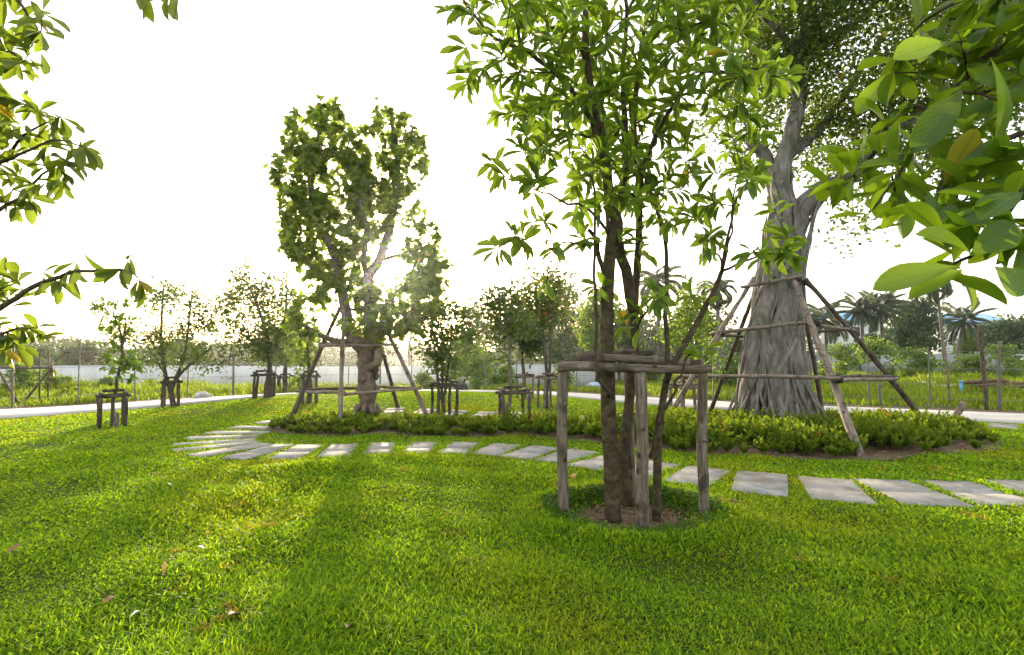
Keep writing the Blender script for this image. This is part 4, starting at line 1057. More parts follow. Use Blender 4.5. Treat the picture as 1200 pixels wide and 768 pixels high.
tree('feathery_tree', 'small feathery tree just right of and behind the leaning feathery tree', [([b, P(334, 440, D), P(335, 425, D), P(336, 405, D)], (.10, .03), False), ([P(335, 428, D), P(322, 412, D), P(312, 405, D)], (.05, .02), True), ([P(335, 425, D), P(350, 412, D)], (.04, .02), True)],
     [(330, 405, 24, 14, D, .6), (345, 415, 18, 12, D, .5), (315, 412, 16, 10, D, .5), (335, 385, 18, 14, D, .5)], 70, 'feather_leaf', seed=44, lw=(.13, .03), m=18, rad=.18)
small_stand(g(334, 461), 19, 19, 'stand farthest back at left, on the lawn crest behind the leaning feathery tree', SG, 0.6, .036, 4, 'dark_log', False, np.random.default_rng(54))
b = g(362, 473); D = b[1]
tree('sapling', 'thin yellow-green sapling behind the left pole of the knotty tree brace', [([b, P(363, 450, D), P(362, 425, D), P(360, 400, D)], (.075, .02), False)],
     [(362, 410, 12, 16, D, .3), (352, 420, 9, 14, D, .2), (372, 400, 8, 10, D, .2), (353, 450, 5, 14, D, .15)], 36, 'bright_leaf', seed=45, lw=(.13, .03), m=8, rad=.10)
small_stand(g(363, 473), 19, 33, 'stand behind the left pole of the knotty tree brace', SG, 0.4, .036, 4, 'dark_log', False, np.random.default_rng(55))
b = g(452, 453); D = b[1]
tree('sapling', 'distant sapling seen just right of the knotty trunk', [([b, P(452, 435, D), P(448, 420, D), P(445, 405, D)], (.07, .02), False), ([P(452, 435, D), P(457, 415, D), P(458, 400, D)], (.05, .02), True)],
     [(452, 412, 16, 12, D, .6), (446, 398, 12, 10, D, .4)], 44, 'feather_leaf', seed=46, lw=(.16, .04), m=12, rad=.2)
small_stand(g(452, 453), 13, 14, 'distant stand seen just right of the knotty trunk', SG, 0.5, .04, 4, 'dark_log', False, np.random.default_rng(56))
# second big tree behind
b = g(481, 456); D = b[1]
tree('shade_tree', 'straight brown-trunked tree behind and right of the knotty tree', [([b, P(481, 430, D), P(480, 405, D), P(484, 375, D), P(482, 340, D), P(480, 300, D)], (.20, .04), False), ([P(482, 398, D), P(495, 380, D), P(508, 350, D), P(515, 330, D)], (.10, .03), True)],
     [(480, 320, 30, 34, D, 1.2), (505, 320, 20, 30, D, .9), (485, 365, 30, 22, D, 1.0), (510, 360, 14, 18, D, .6), (500, 285, 18, 22, D, .7)], 200, 'round_leaf', 'grey_bark', seed=47, lw=(.20, .07), m=10, rad=.25, sub=.5)
# multi-stemmed sapling
b = g(519, 488); D = b[1]
tree('sapling', 'multi-stemmed sapling with light airy leaves right of the knotty tree brace', [([b, P(519, 470, D), P(514, 458, D), P(512, 430, D), P(508, 400, D)], (.05, .014), False), ([P(519, 472, D), P(522, 455, D), P(527, 420, D), P(530, 380, D)], (.04, .012), True), ([P(519, 470, D), P(518, 450, D), P(518, 415, D), P(516, 375, D)], (.035, .012), True), ([P(516, 440, D), P(535, 415, D)], (.02, .01), True)],
     [(512, 375, 22, 22, D, .5), (535, 380, 22, 22, D, .5), (505, 405, 20, 18, D, .5), (530, 415, 22, 18, D, .5), (520, 435, 20, 10, D, .4), (548, 395, 12, 12, D, .3), (525, 355, 16, 12, D, .3)], 120, 'feather_leaf', seed=48, lw=(.095, .024), m=12, rad=.11)
small_stand(g(520, 488), 29, 38, 'stand around the multi-stemmed sapling right of the knotty tree brace', SG, 0.45, .034, 4, 'dark_log', False, np.random.default_rng(57))
# gnarled sapling
b = g(604, 503); D = b[1]
tree('sapling', 'sapling with a gnarled crooked foot standing in the shrub bed', [([b, P(600, 492, D), P(593, 482, D), P(597, 472, D), P(598, 455, D), P(598, 425, D), P(597, 395, D), P(595, 365, D)], (.055, .015), False), ([P(598, 400, D), P(588, 380, D), P(578, 362, D)], (.018, .008), True), ([P(598, 405, D), P(612, 385, D)], (.018, .008), True)],
     [(592, 365, 26, 14, D, .4), (575, 355, 14, 14, D, .3), (612, 380, 16, 12, D, .3), (596, 345, 14, 12, D, .3), (596, 440, 7, 30, D, .12), (575, 385, 10, 10, D, .2)], 74, 'feather_leaf', 'grey_bark', seed=49, lw=(.09, .025), m=10, rad=.10)
small_stand(g(602, 503), 34, 44, 'stand in the shrub bed around the sapling with the gnarled foot', SG, 0.2, .033, 4, 'dark_log', False, np.random.default_rng(58))
# dark sapling + red-tipped tree
b = g(614, 468); D = b[1]
tree('sapling', 'dark rounded sapling left of the red-tipped sapling, by the path', [([b, P(614, 440, D), P(612, 415, D), P(610, 395, D)], (.06, .02), False), ([P(612, 415, D), P(620, 400, D)], (.025, .012), True)],
     [(605, 385, 22, 18, D, .6), (620, 395, 20, 16, D, .5), (612, 370, 18, 12, D, .4)], 80, 'far_leaf', seed=50, lw=(.14, .04), m=14, rad=.16)
small_stand(g(615, 468), 17, 27, 'stand by the concrete path around the dark rounded sapling', SG, 0.7, .035, 4, 'stake', False, np.random.default_rng(59))
b = g(641, 479); D = b[1]
tree('sapling', 'slim twin-stemmed sapling with red-tipped leaves left of the near stand', [([b, P(640, 440, D), P(638, 405, D), P(636, 370, D), P(632, 335, D)], (.05, .012), False), ([P(641, 465, D), P(644, 430, D), P(645, 390, D), P(648, 350, D), P(655, 325, D)], (.04, .012), True), ([P(637, 385, D), P(622, 360, D), P(614, 340, D)], (.02, .01), True)],
     [(630, 345, 20, 22, D, .5), (648, 350, 18, 26, D, .5), (616, 345, 12, 20, D, .35), (640, 320, 14, 12, D, .3), (655, 320, 10, 16, D, .3), (640, 375, 20, 12, D, .4), (620, 320, 10, 8, D, .2)], 110, 'red_leaf', seed=61, lw=(.11, .03), m=10, rad=.14)
small_stand(g(642, 479), 22, 37, 'stand on its own soil disc around the red-tipped sapling', SG, 0.35, .034, 4, 'stake', False, np.random.default_rng(60))
b = g(800, 487); D = b[1]
tree('sapling', 'thin bright sapling seen between the near stand and the strangler fig', [([b, P(800, 460, D), P(802, 430, D), P(806, 395, D), P(812, 360, D)], (.05, .012), False), ([P(802, 430, D), P(822, 400, D)], (.02, .01), True)],
     [(808, 370, 20, 18, D, .5), (825, 390, 18, 16, D, .4), (795, 390, 16, 14, D, .4), (815, 345, 14, 14, D, .3), (838, 420, 14, 12, D, .4)], 80, 'bright_leaf', seed=62, lw=(.10, .028), m=10, rad=.13)
small_stand(g(801, 487), 24, 34, 'stand behind the right post of the near stand, left of the fig', SG, 0.5, .04, 4, 'stake', False, np.random.default_rng(63))

# ------------------------------------------------------------------ trees that reach into the frame from the sides
def overhang_left():
    rg = np.random.default_rng(71); b = on(-4.6, 3.3); D = 3.3
    t = thing('young_tree', 'tree off the left edge whose yellow-green leafy branches reach into the frame', 'tree', b, 'trees planted in the park'); S = Skel()
    S.limb([b - np.array([0, 0, .05]), b + np.array([.05, 0, 1.0]), b + np.array([.1, .05, 2.2]), b + np.array([.1, 0, 3.2]), b + np.array([.2, 0, 4.6])], (.075, .02), False, .01, 4, rg)
    def L(p, r): S.limb([b + np.array([.07, .02, p[0]])] + [P(*q) for q in p[1:]], r, True, .008, 4, rg)
    L([1.25, (-60, 385, 3.2), (0, 361, 3.2), (38, 337, 3.2), (82, 320, 3.2), (115, 317, 3.2), (148, 317, 3.2), (163, 328, 3.2)], (.022, .004))
    L([1.0, (-60, 405, 3.4), (-10, 395, 3.4), (22, 385, 3.4), (45, 384, 3.4)], (.016, .004))
    L([2.1, (-60, 240, 3.3), (0, 192, 3.3), (27, 160, 3.3), (71, 137, 3.3)], (.02, .004))
    L([1.9, (-50, 270, 3.3), (0, 246, 3.3), (27, 228, 3.3), (50, 205, 3.3), (75, 190, 3.3)], (.018, .004))
    L([2.0, (-30, 200, 3.2), (30, 178, 3.2), (62, 164, 3.2), (98, 172, 3.2)], (.014, .004))
    L([3.2, (-20, -40, 3.2), (20, 0, 3.2), (36, 24, 3.2), (48, 38, 3.2)], (.016, .004))
    L([3.0, (-30, 60, 3.2), (10, 62, 3.2), (28, 72, 3.2)], (.014, .004))
    L([3.4, (60, -60, 3.0), (140, -25, 2.9), (200, -6, 2.8)], (.016, .004))
    tg = [(163, 328, 3.2), (80, 322, 3.2), (66, 330, 3.2), (20, 330, 3.2), (8, 345, 3.2), (30, 385, 3.4), (45, 383, 3.4), (10, 395, 3.4), (20, 405, 3.4), (3, 410, 3.3), (0, 322, 3.2), (140, 318, 3.2),
          (71, 137, 3.3), (45, 130, 3.3), (25, 120, 3.3), (5, 112, 3.3), (60, 155, 3.3), (85, 172, 3.3), (100, 176, 3.2), (30, 160, 3.3), (8, 165, 3.2), (70, 195, 3.3), (50, 190, 3.3), (75, 215, 3.3), (45, 215, 3.2), (20, 205, 3.3), (5, 230, 3.3), (20, 245, 3.3), (35, 232, 3.3), (0, 190, 3.2), (15, 140, 3.2), (88, 190, 3.3), (0, 150, 3.3), (-15, 130, 3.2), (-20, 180, 3.3), (-20, 225, 3.3),
          (48, 38, 3.2), (36, 20, 3.2), (15, 48, 3.2), (35, 62, 3.2), (22, 75, 3.2), (5, 60, 3.2), (0, 30, 3.2), (50, 12, 3.1), (195, -6, 2.8), (170, -12, 2.9), (5, -10, 3.2), (-20, 330, 3.2), (-15, 385, 3.3)]
    T = np.array([P(*q) for q in tg] + [b + np.array([rg.normal(0, .7), rg.normal(0, .7), 3.6 + 1.2 * rg.random()]) for _ in range(60)] + [b + np.array([-abs(rg.normal(.3, .6)), rg.normal(0, .7), 1.8 + 2 * rg.random()]) for _ in range(50)])
    outer = np.array([q for q in S.p if q[2] > 1.2 and q[0] / q[1] * F + 600 < -75])
    T = np.concatenate([T] + [outer + rg.normal(0, .16, outer.shape) for _ in range(3)])
    T = T[(T[:, 0] / T[:, 1] * F + 600 < -40) | (np.arange(len(T)) < len(tg))]
    tips = S.attach(T, .1, .15, .02, rg); S.build_tree(t, M['near_bark'], tip=.003, ex=.4, nmax=10)
    idx = [i for i, _ in tips]; pos = np.array([S.p[i] for i in idx]); dr = S.dirs(idx); mb = MB()
    whorls(mb, LEAF_OBO, pos, dr, 8, .145, .027, 1.0, .5, .08, rg, .3)
    mb.build('crown', M['left_leaf'], t, True, attr=True)
overhang_left()

def overhang_right():
    rg = np.random.default_rng(73); b = on(2.75, 1.25)
    t = thing('young_tree', 'tree off the right edge with large dark green leaves hanging close in front', 'tree', b, 'trees planted in the park'); S = Skel()
    S.limb([b - np.array([0, 0, .05]), b + np.array([0, .05, .9]), b + np.array([-.05, .05, 1.8]), b + np.array([.05, 0, 2.7]), b + np.array([.1, 0, 4.2])], (.07, .02), False, .01, 4, rg)
    def L(z, pts, r): S.limb([b + np.array([-.02, .04, z])] + [P(*q) for q in pts], r, True, .003, 4, rg)
    L(1.7, [(1290, 10, 1.45), (1200, 49, 1.45), (1165, 62, 1.45), (1140, 81, 1.45), (1113, 117, 1.45), (1077, 158, 1.45), (1057, 198, 1.45), (1020, 248, 1.45)], (.014, .003))
    S.limb([P(1098, 133, 1.45), P(1070, 125, 1.5), P(1044, 140, 1.55), (P(1027, 176, 1.6)), P(1000, 207, 1.65), P(975, 226, 1.7)], (.008, .004), True, .003, 4, rg)
    L(1.3, [(1290, 175, 1.25), (1215, 218, 1.2), (1189, 237, 1.2), (1164, 272, 1.2), (1142, 297, 1.2), (1118, 309, 1.2)], (.011, .003))
    L(1.5, [(1290, 130, 1.35), (1220, 150, 1.35), (1167, 168, 1.35), (1120, 196, 1.35), (1104, 220, 1.35), (1096, 248, 1.35)], (.011, .003))
    S.limb([P(1098, 128, 1.45), P(1134, 157, 1.4), P(1141, 190, 1.38)], (.005, .003), True, .002, 4, rg)
    L(2.0, [(1290, -60, 1.4), (1220, -30, 1.4), (1150, -10, 1.4), (1090, 20, 1.45), (1060, 50, 1.5)], (.011, .003))
    L(1.2, [(1290, 250, 1.2), (1235, 262, 1.15), (1205, 265, 1.15)], (.008, .003))
    tg = [(1020, 246, 1.45), (1045, 205, 1.5), (1060, 190, 1.45), (1075, 160, 1.45), (1000, 205, 1.62), (975, 222, 1.7), (985, 205, 1.7), (1025, 172, 1.6), (1040, 150, 1.55), (1068, 122, 1.5), (1010, 190, 1.6), (1050, 230, 1.5),
          (1110, 115, 1.45), (1140, 80, 1.45), (1165, 62, 1.45), (1185, 45, 1.4), (1130, 60, 1.4), (1150, 110, 1.4), (1175, 120, 1.35), (1190, 95, 1.4), (1130, 155, 1.4), (1142, 188, 1.38),
          (1165, 168, 1.35), (1120, 196, 1.35), (1105, 220, 1.35), (1096, 246, 1.35), (1080, 235, 1.4), (1150, 210, 1.3), (1185, 180, 1.3), (1130, 235, 1.3), (1190, 215, 1.2),
          (1164, 270, 1.2), (1142, 295, 1.2), (1120, 308, 1.2), (1110, 280, 1.25), (1180, 260, 1.2), (1170, 235, 1.2), (1195, 290, 1.15), (1190, 265, 1.15),
          (1060, 50, 1.5), (1085, 22, 1.45), (1115, 5, 1.42), (1150, -5, 1.4), (1180, 10, 1.4), (1100, 55, 1.5), (1075, 85, 1.5), (1045, 85, 1.55), (1195, -5, 1.35), (1120, 35, 1.4), (1160, 30, 1.4)]
    T = np.array([P(*q) for q in tg] + [b + np.array([abs(rg.normal(.3, .5)), rg.normal(0, .6), 1.4 + 2.6 * rg.random()]) for _ in range(50)] + [P(1230 + 60 * rg.random(), -60 + 340 * rg.random(), 1.3) for _ in range(16)])
    outer = np.array([q for q in S.p if q[2] > 1.2 and q[0] / q[1] * F + 600 > 1275])
    T = np.concatenate([T] + [outer + rg.normal(0, .10, outer.shape) for _ in range(3)])
    T = T[(T[:, 0] / T[:, 1] * F + 600 > 1235) | (np.arange(len(T)) < len(tg))]
    tips = S.attach(T, .05, .08, .01, rg); S.build_tree(t, M['near_bark'], tip=.003, ex=.36, nmax=9)
    idx = [i for i, _ in tips]; pos = np.array([S.p[i] for i in idx]); dr = S.dirs(idx); mb = MB()
    whorls(mb, LEAF_OBO_HI, pos, dr, 5, .125, .0235, 1.05, .26, .035, rg, .32, .3)
    # the big leaves that stand out one by one: base and tip on their sight lines
    big = [((1122, 312, 1.12), (1028, 331, 1.14), .030), ((1130, 316, 1.15), (1072, 338, 1.12), .022), ((1165, 312, 1.1), (1203, 345, 1.08), .040), ((1135, 300, 1.15), (1196, 262, 1.1), .034), ((1160, 66, 1.3), (1190, 155, 1.28), .048),
           ((1128, 105, 1.35), (1080, 165, 1.33), .040), ((1110, 50, 1.35), (1052, 62, 1.35), .036), ((1140, 300, 1.15), (1092, 262, 1.14), .040), ((1120, 197, 1.3), (1195, 165, 1.25), .034), ((1150, 240, 1.2), (1112, 285, 1.2), .034), ((1200, 225, 1.1), (1150, 245, 1.1), .036)]
    A = np.array([P(*q[0]) for q in big]); B = np.array([P(*q[1]) for q in big])
    nr = unit(np.array([[0.1, -0.75, 0.55]]) + rg.normal(0, .25, (len(big), 3)))
    leaves(mb, LEAF_OBO_HI, A, B - A, nr, np.linalg.norm(B - A, axis=1), np.array([q[2] for q in big]), 0.3 + 0.6 * rg.random(len(big)), rg, .2)
    mb.build('crown', M['hang_leaf'], t, True, attr=True)
overhang_right()

# ------------------------------------------------------------------ background trees and bushes
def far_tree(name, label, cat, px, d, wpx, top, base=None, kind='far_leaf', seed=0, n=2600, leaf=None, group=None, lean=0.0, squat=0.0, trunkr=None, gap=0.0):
    rg = np.random.default_rng(seed); x = (px - 600) / F * d; z0 = float(H(x, d)) if base is None else base
    zt = EYE + (420 - top) * d / F; h = zt - z0; w = wpx * d / F
    t = thing(name, label, cat, (x, d, z0), group); S = Skel()
    S.limb([np.array([x, d, z0 - .1]), np.array([x + lean * .3, d, z0 + h * .3]), np.array([x + lean, d, z0 + h * .62])], (trunkr or max(.02, .025 * h), .01 * h), False, .05, 3, rg)
    nb = 16; c = []; 
    lo = 0.12 if squat else 0.28
    for i in range(nb):
        f = rg.random(); zz = z0 + h * (lo + (1 - lo) * f * 0.9); ww = w * .5 * math.sin(math.pi * min(1, .22 + .72 * f)) ** .7
        a = rg.random() * 6.28; q = rg.random() ** .6 * .75
        c.append((x + lean * f + math.cos(a) * ww * q, d + math.sin(a) * ww * q, zz, (0.16 + .12 * rg.random()) * min(w, h)))
    c = np.array(c); tips = S.attach(c[:, :3], .2, max(.3, h * .12), .0, rg)
    mb = MB(); S.build(mb, .008 * h ** .5 * .6, .45, 7); mb.build('trunk', M['thin_bark'], t)
    nl = n; bi = rg.integers(0, nb, nl); u = unit(rg.normal(size=(nl, 3))); r = (rg.random(nl) ** .45)[:, None]
    pos = c[bi, :3] + u * r * c[bi, 3:4] * np.array([1.15, 1.15, .8])
    pos = pos[pos[:, 2] > z0 + .05]; k = len(pos)
    L = leaf or max(.14, .0075 * d)
    ax = unit(rg.normal(size=(k, 3)) - np.array([0, 0, .3])); nr = unit(rg.normal(0, .8, (k, 3)) + np.array([0, 0, .9]))
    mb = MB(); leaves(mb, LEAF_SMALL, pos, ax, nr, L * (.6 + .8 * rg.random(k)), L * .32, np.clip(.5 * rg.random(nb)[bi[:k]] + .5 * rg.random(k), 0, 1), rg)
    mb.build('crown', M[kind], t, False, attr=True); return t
BT = 'trees beyond the wire fence'; BB = 'bushes in the field beyond the fence'
ft = far_tree
ft('bushy_tree', 'dark green bushy tree beyond the fence between the knotty tree and the gnarled sapling', 'tree', 560, 42, 80, 358, seed=101, group=BT)
ft('bushy_tree', 'tall dark tree beyond the white wall just left of the near stand', 'tree', 655, 46, 105, 335, seed=102, n=3600, group=BT)
ft('bushy_tree', 'broad dark tree seen between the stems of the near tree', 'tree', 725, 44, 110, 352, seed=103, n=3200, group=BT)
ft('bushy_tree', 'dark tree beyond the fence right of the near tree stems, left of the fig', 'tree', 815, 40, 110, 362, seed=104, n=3200, group=BT)
ft('bushy_tree', 'light green leafy tree behind the left stems of the near tree', 'tree', 700, 30, 60, 325, seed=105, kind='bright_leaf', n=1800, leaf=.26, group=BT)
ft('bushy_tree', 'dark tree directly behind the strangler fig trunk', 'tree', 905, 46, 110, 372, seed=106, n=3000, group=BT)
ft('bushy_tree', 'big rounded dark tree right of the twin palms', 'tree', 1078, 55, 66, 351, seed=107, n=4500, group=BT)
ft('bushy_tree', 'broad low dark tree at the foot of the twin palms', 'tree', 1020, 52, 110, 392, seed=108, n=3000, squat=1, group=BT)
ft('bushy_tree', 'dark tree behind the small coconut palm at right', 'tree', 1150, 58, 90, 384, seed=109, n=3000, squat=1, group=BT)
ft('bushy_tree', 'green tree with a knobbly top cut by the right edge of the photo', 'tree', 1195, 50, 70, 362, seed=110, n=3200, squat=1, group=BT)
ft('bushy_tree', 'dark tree at the far left of the white wall, top above the fence wire', 'tree', 20, 70, 120, 405, seed=111, n=2600, group=BT)
ft('bushy_tree', 'airy dark tree above the white wall behind the left-most sapling', 'tree', 100, 66, 60, 403, seed=112, n=1500, group=BT)
ft('bushy_tree', 'dark tree above the white wall behind the vase-shaped feathery tree', 'tree', 215, 64, 110, 400, seed=113, n=2600, group=BT)
ft('bushy_tree', 'dark tree above the white wall behind the left pole of the knotty tree brace', 'tree', 340, 60, 120, 396, seed=114, n=2800, group=BT)
ft('bushy_tree', 'dark tree above the white wall behind the knotty trunk', 'tree', 425, 58, 90, 392, seed=115, n=2600, group=BT)
ft('bushy_tree', 'light green tree beyond the fence behind the multi-stemmed sapling', 'tree', 545, 30, 70, 392, seed=116, kind='bright_leaf', n=1500, leaf=.24, group=BT)
# bushes in the field
for k, (px, d, w, top, kind, lab) in enumerate([
        (28, 19, 60, 425, 'bright_leaf', 'yellow-green bush behind the rusty frame at the left edge'), (60, 21, 44, 428, 'bright_leaf', 'bright bush just right of the rusty frame at left'), (88, 17.5, 40, 455, 'weed', 'low dark bush left of the left-most tree stand'),
        (128, 22, 30, 444, 'bright_leaf', 'small bush behind the left-most tree stand'), (180, 24, 26, 447, 'bright_leaf', 'small bush in the weeds left of the vase-shaped feathery tree'),
        (560, 27, 60, 420, 'bright_leaf', 'pale green bush beyond the path left of the gnarled sapling'), (590, 25, 46, 430, 'bright_leaf', 'pale bush behind the gnarled sapling'), (498, 26, 34, 438, 'bright_leaf', 'small bush behind the multi-stemmed sapling'),
        (655, 30, 40, 430, 'bright_leaf', 'bush beyond the path left of the near stand'), (760, 30, 50, 420, 'bright_leaf', 'bush seen under the rails of the near stand'), (830, 26, 60, 412, 'bright_leaf', 'light bush between the near stand and the fig'), (862, 24, 40, 418, 'bright_leaf', 'light bush touching the left side of the fig trunk'),
        (985, 30, 76, 404, 'bright_leaf', 'pale green bush just right of the fig trunk'), (1030, 32, 80, 399, 'bright_leaf', 'tallest pale bush in the field under the twin palms'), (1072, 30, 72, 406, 'bright_leaf', 'pale bush left of the tall slim palm trunk'),
        (1130, 32, 80, 405, 'bright_leaf', 'pale bush behind the tall wooden fence post at right'), (1185, 30, 84, 402, 'bright_leaf', 'pale bush cut by the right edge of the photo'), (1135, 50, 40, 392, 'bright_leaf', 'bright bush at the foot of the small coconut palm')]):
    ft('bush', lab, 'bush', px, d, w, top, kind=kind, seed=200 + k, n=1300, leaf=max(.10, .0062 * d), squat=1, group=BB, trunkr=.02)

def palm(label, px, d, top, crown_px, trunk_px=None, seed=0, nfr=20, droop=1.0, dead=0, base_dx=0.0, r=.14):
    rg = np.random.default_rng(seed); x = (px - 600) / F * d; zt = EYE + (420 - top) * d / F; xb = x + base_dx; z0 = float(H(xb, d))
    t = thing('palm_tree', label, 'palm tree', (xb, d, z0), 'palms beyond the field')
    mb = MB(); pts = spline(np.array([(xb, d, z0 - .1), (xb + (x - xb) * .3, d, z0 + (zt - z0) * .4), (x, d, zt)]), 6); mb.tube(pts, np.linspace(r * 1.25, r * .8, len(pts)), 9); mb.build('trunk', M['palm_bark'], t)
    mb = MB(); R = crown_px / 2 * d / F
    for i in range(nfr + dead):
        a = i * 2.39996 + rg.normal(0, .15); el = (1.45 - 2.2 * (i / nfr)) if i < nfr else -1.35; L = R * (1.05 + .25 * rg.random()) * (1 if i < nfr else .8)
        s_ = np.linspace(0, 1, 9); curve = el - droop * 1.5 * s_ ** 1.3
        ds = L / 8; hx = np.concatenate([[0], np.cumsum(np.cos(curve[1:]) * ds)]); hz = np.concatenate([[0], np.cumsum(np.sin(curve[1:]) * ds)])
        c = np.stack([x + hx * math.cos(a), d + hx * math.sin(a), zt + hz], 1); mb.tube(c, np.linspace(.035, .008, 9) * (R / 2), 4, a=None) if False else mb.tube(c, np.linspace(.03, .008, 9), 4)
        m = 30; tt = np.linspace(.12, 1, m); q = np.stack([np.interp(tt, s_, c[:, k]) for k in range(3)], 1); tg_ = unit(np.gradient(q, axis=0))
        side = np.array([-math.sin(a), math.cos(a), 0]); rn = rg.random() * .5 if i < nfr else 1.0
        for sg in (-1, 1):
            ax = unit(tg_ * .7 + sg * side * .8 - np.array([0, 0, .35 + .5 * droop * rg.random()]))
            leaves(mb, LEAF_SMALL, q, ax, unit(np.cross(ax, tg_) * sg + np.array([0, 0, .2])), L * .30 * (np.sin(np.pi * (.12 + .8 * tt)) + .2), L * .007 + .006, np.clip(rn + .3 * rg.random(m), 0, 1) if i < nfr else np.full(m, .97), rg)
    mb.build('crown', M['palm_leaf'], t, False, attr=True)
palm('left one of the two big bushy palms right of the fig', 1011, 46, 362, 46, seed=301, nfr=24, droop=.6)
palm('right and taller one of the two big bushy palms right of the fig', 1034, 47, 360, 54, seed=302, nfr=26, droop=.6)
palm('palm half hidden behind the right side of the fig trunk', 968, 50, 372, 60, seed=303, nfr=18, droop=.9)
palm('tall slim palm with a pale bare trunk and hanging fronds', 1100, 34, 326, 56, seed=304, nfr=14, droop=1.35, dead=3, base_dx=.35, r=.09)
palm('small coconut palm with a leaning trunk near the right edge', 1132, 44, 374, 54, seed=305, nfr=18, droop=.6, base_dx=-1.0)
palm('drooping palm seen between the near tree and the fig', 842, 36, 338, 50, seed=306, nfr=18, droop=1.5, dead=5)
palm('palm behind the stems of the near tree', 772, 42, 330, 62, seed=307, nfr=20, droop=1.1)

# far wood: reads as one mass
wr = np.random.default_rng(400); mb = MB(); k = 48000; a = (wr.random(k) * 2 - 1) * math.radians(62); dd = 95 + 35 * wr.random(k); x = dd * np.tan(a) * .8; 
hz = 4.0 + 1.6 * np.sin(x * .11) + 1.1 * np.sin(x * .31 + 1) + .8 * np.sin(x * .73 + 2) + np.where(x > 0, 2.0, 0.0)
z = H(x, dd) + hz * (1 - (1 - wr.random(k)) ** 1.6 * 1.0)
leaves(mb, LEAF_SMALL, np.stack([x, dd, z], 1), unit(wr.normal(size=(k, 3))), unit(wr.normal(size=(k, 3)) + np.array([0, -.3, .5])), 1.1 * (.6 + .8 * wr.random(k)), .42, None, wr)
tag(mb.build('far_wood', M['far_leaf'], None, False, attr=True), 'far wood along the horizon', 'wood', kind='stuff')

# ------------------------------------------------------------------ fences, walls, houses, odds and ends
def fence():
    rg = np.random.default_rng(500); off = RW / 2 + .85
    line = np.stack([RC[:, 0] + RN[:, 0] * off, RC[:, 1] + RN[:, 1] * off], 1)
    seg = np.linalg.norm(np.diff(line, axis=0), axis=1); s_ = np.concatenate([[0], np.cumsum(seg)])
    def at(q): return np.array([np.interp(q, s_, line[:, 0]), np.interp(q, s_, line[:, 1])])
    xs = np.interp(np.linspace(0, s_[-1], 2000), s_, line[:, 0]); gap = (-3.7, -1.3)
    for name_lab, lo, hi in (('wire fence on thin grey posts along the far side of the path at left', 0, s_[np.argmin(abs(line[:, 0] - gap[0]))]), ('wire fence on thin grey posts along the far side of the path at right', s_[np.argmin(abs(line[:, 0] - gap[1]))], s_[-1])):
        c = at((lo + hi) / 2); t = thing('wire_fence', name_lab, 'fence', on(*c), 'wire fences beyond the path')
        n = int((hi - lo) / 1.25); tops = []
        for i in range(n + 1):
            q = at(lo + (hi - lo) * i / n); z = float(H(*q)); h = 1.55 + .10 * rg.normal(); ln = rg.normal(0, .03, 2)
            log('post', (q[0], q[1], z - .1), (q[0] + ln[0], q[1] + ln[1], z + h), .019 if i % 4 else .032, t, M['post'], rg, 6, .95, .004); tops.append((q[0] + ln[0], q[1] + ln[1], z))
        mb = MB(); tops = np.array(tops)
        for hh in (.25, .62, 1.0, 1.42):
            p = tops + np.array([0, -.02, hh]); p = spline(p, 3); p[1:-1, 2] -= .012 * rg.random(len(p) - 2); mb.tube(p, .0055, 4)
        mb.build('wire', M['wire'], t)
    q = P(1156, 478, 13.2); b = on(q[0], q[1]); o = log('fence_post', b - np.array([0, 0, .1]), P(1148, 383, b[1]), .05, None, M['dark_log'], rg, 9, .8)
    tag(o, 'tall dark wooden post standing at the wire fence near the right edge', 'post')
    b = G(1113, 473); o = log('pole', b - np.array([0, 0, .1]), P(1106, 400, b[1]), .028, None, M['stake'], rg, 7, .8)
    tag(o, 'thin leaning pole at the fence in line with the tall slim palm', 'pole')
    b = G(1033, 476); o = log('fence_post', b - np.array([0, 0, .1]), P(1030, 449, b[1]), .035, None, M['post'], rg, 7, .95)
    tag(o, 'short dark post in the weeds right of the fig brace', 'post')
fence()

def frame():
    b = G(22, 474); d = b[1]; t = thing('steel_frame', 'rusty trestle frame with slanting legs at the left edge of the photo', 'frame', b); rg = np.random.default_rng(510)
    mb = MB(); a0, a1 = P(-45, 432, d), P(61, 430, d); c = (a0 + a1) / 2; mb.box(c, (np.linalg.norm(a1 - a0), .07, .07)); mb.build('beam', M['rust'], t, False)
    for x0, y0, x1, y1 in ((-2, 434, 22, 474), (58, 434, 29, 470), (-44, 434, -30, 470)):
        mb = MB(); mb.tube([P(x0, y0, d), P(x1, y1, d)], .03, 6); mb.build('leg', M['rust'], t)
    mb = MB(); mb.tube([P(60, 428, d), P(60, 438, d)], .04, 6); mb.build('bracket', M['rust'], t)
    for x0, y0 in ((47, 414), (57, 411)):
        mb = MB(); mb.tube([P(x0, y0, d + .4), P(x0 - 1, 470, d + .4)], .018, 6); mb.build('upright', M['rust'], t)
    mb = MB(); mb.tube([P(64, 424, d + .2), P(80, 411, d + .4)], .022, 6); mb.build('brace', M['rust'], t)
frame()

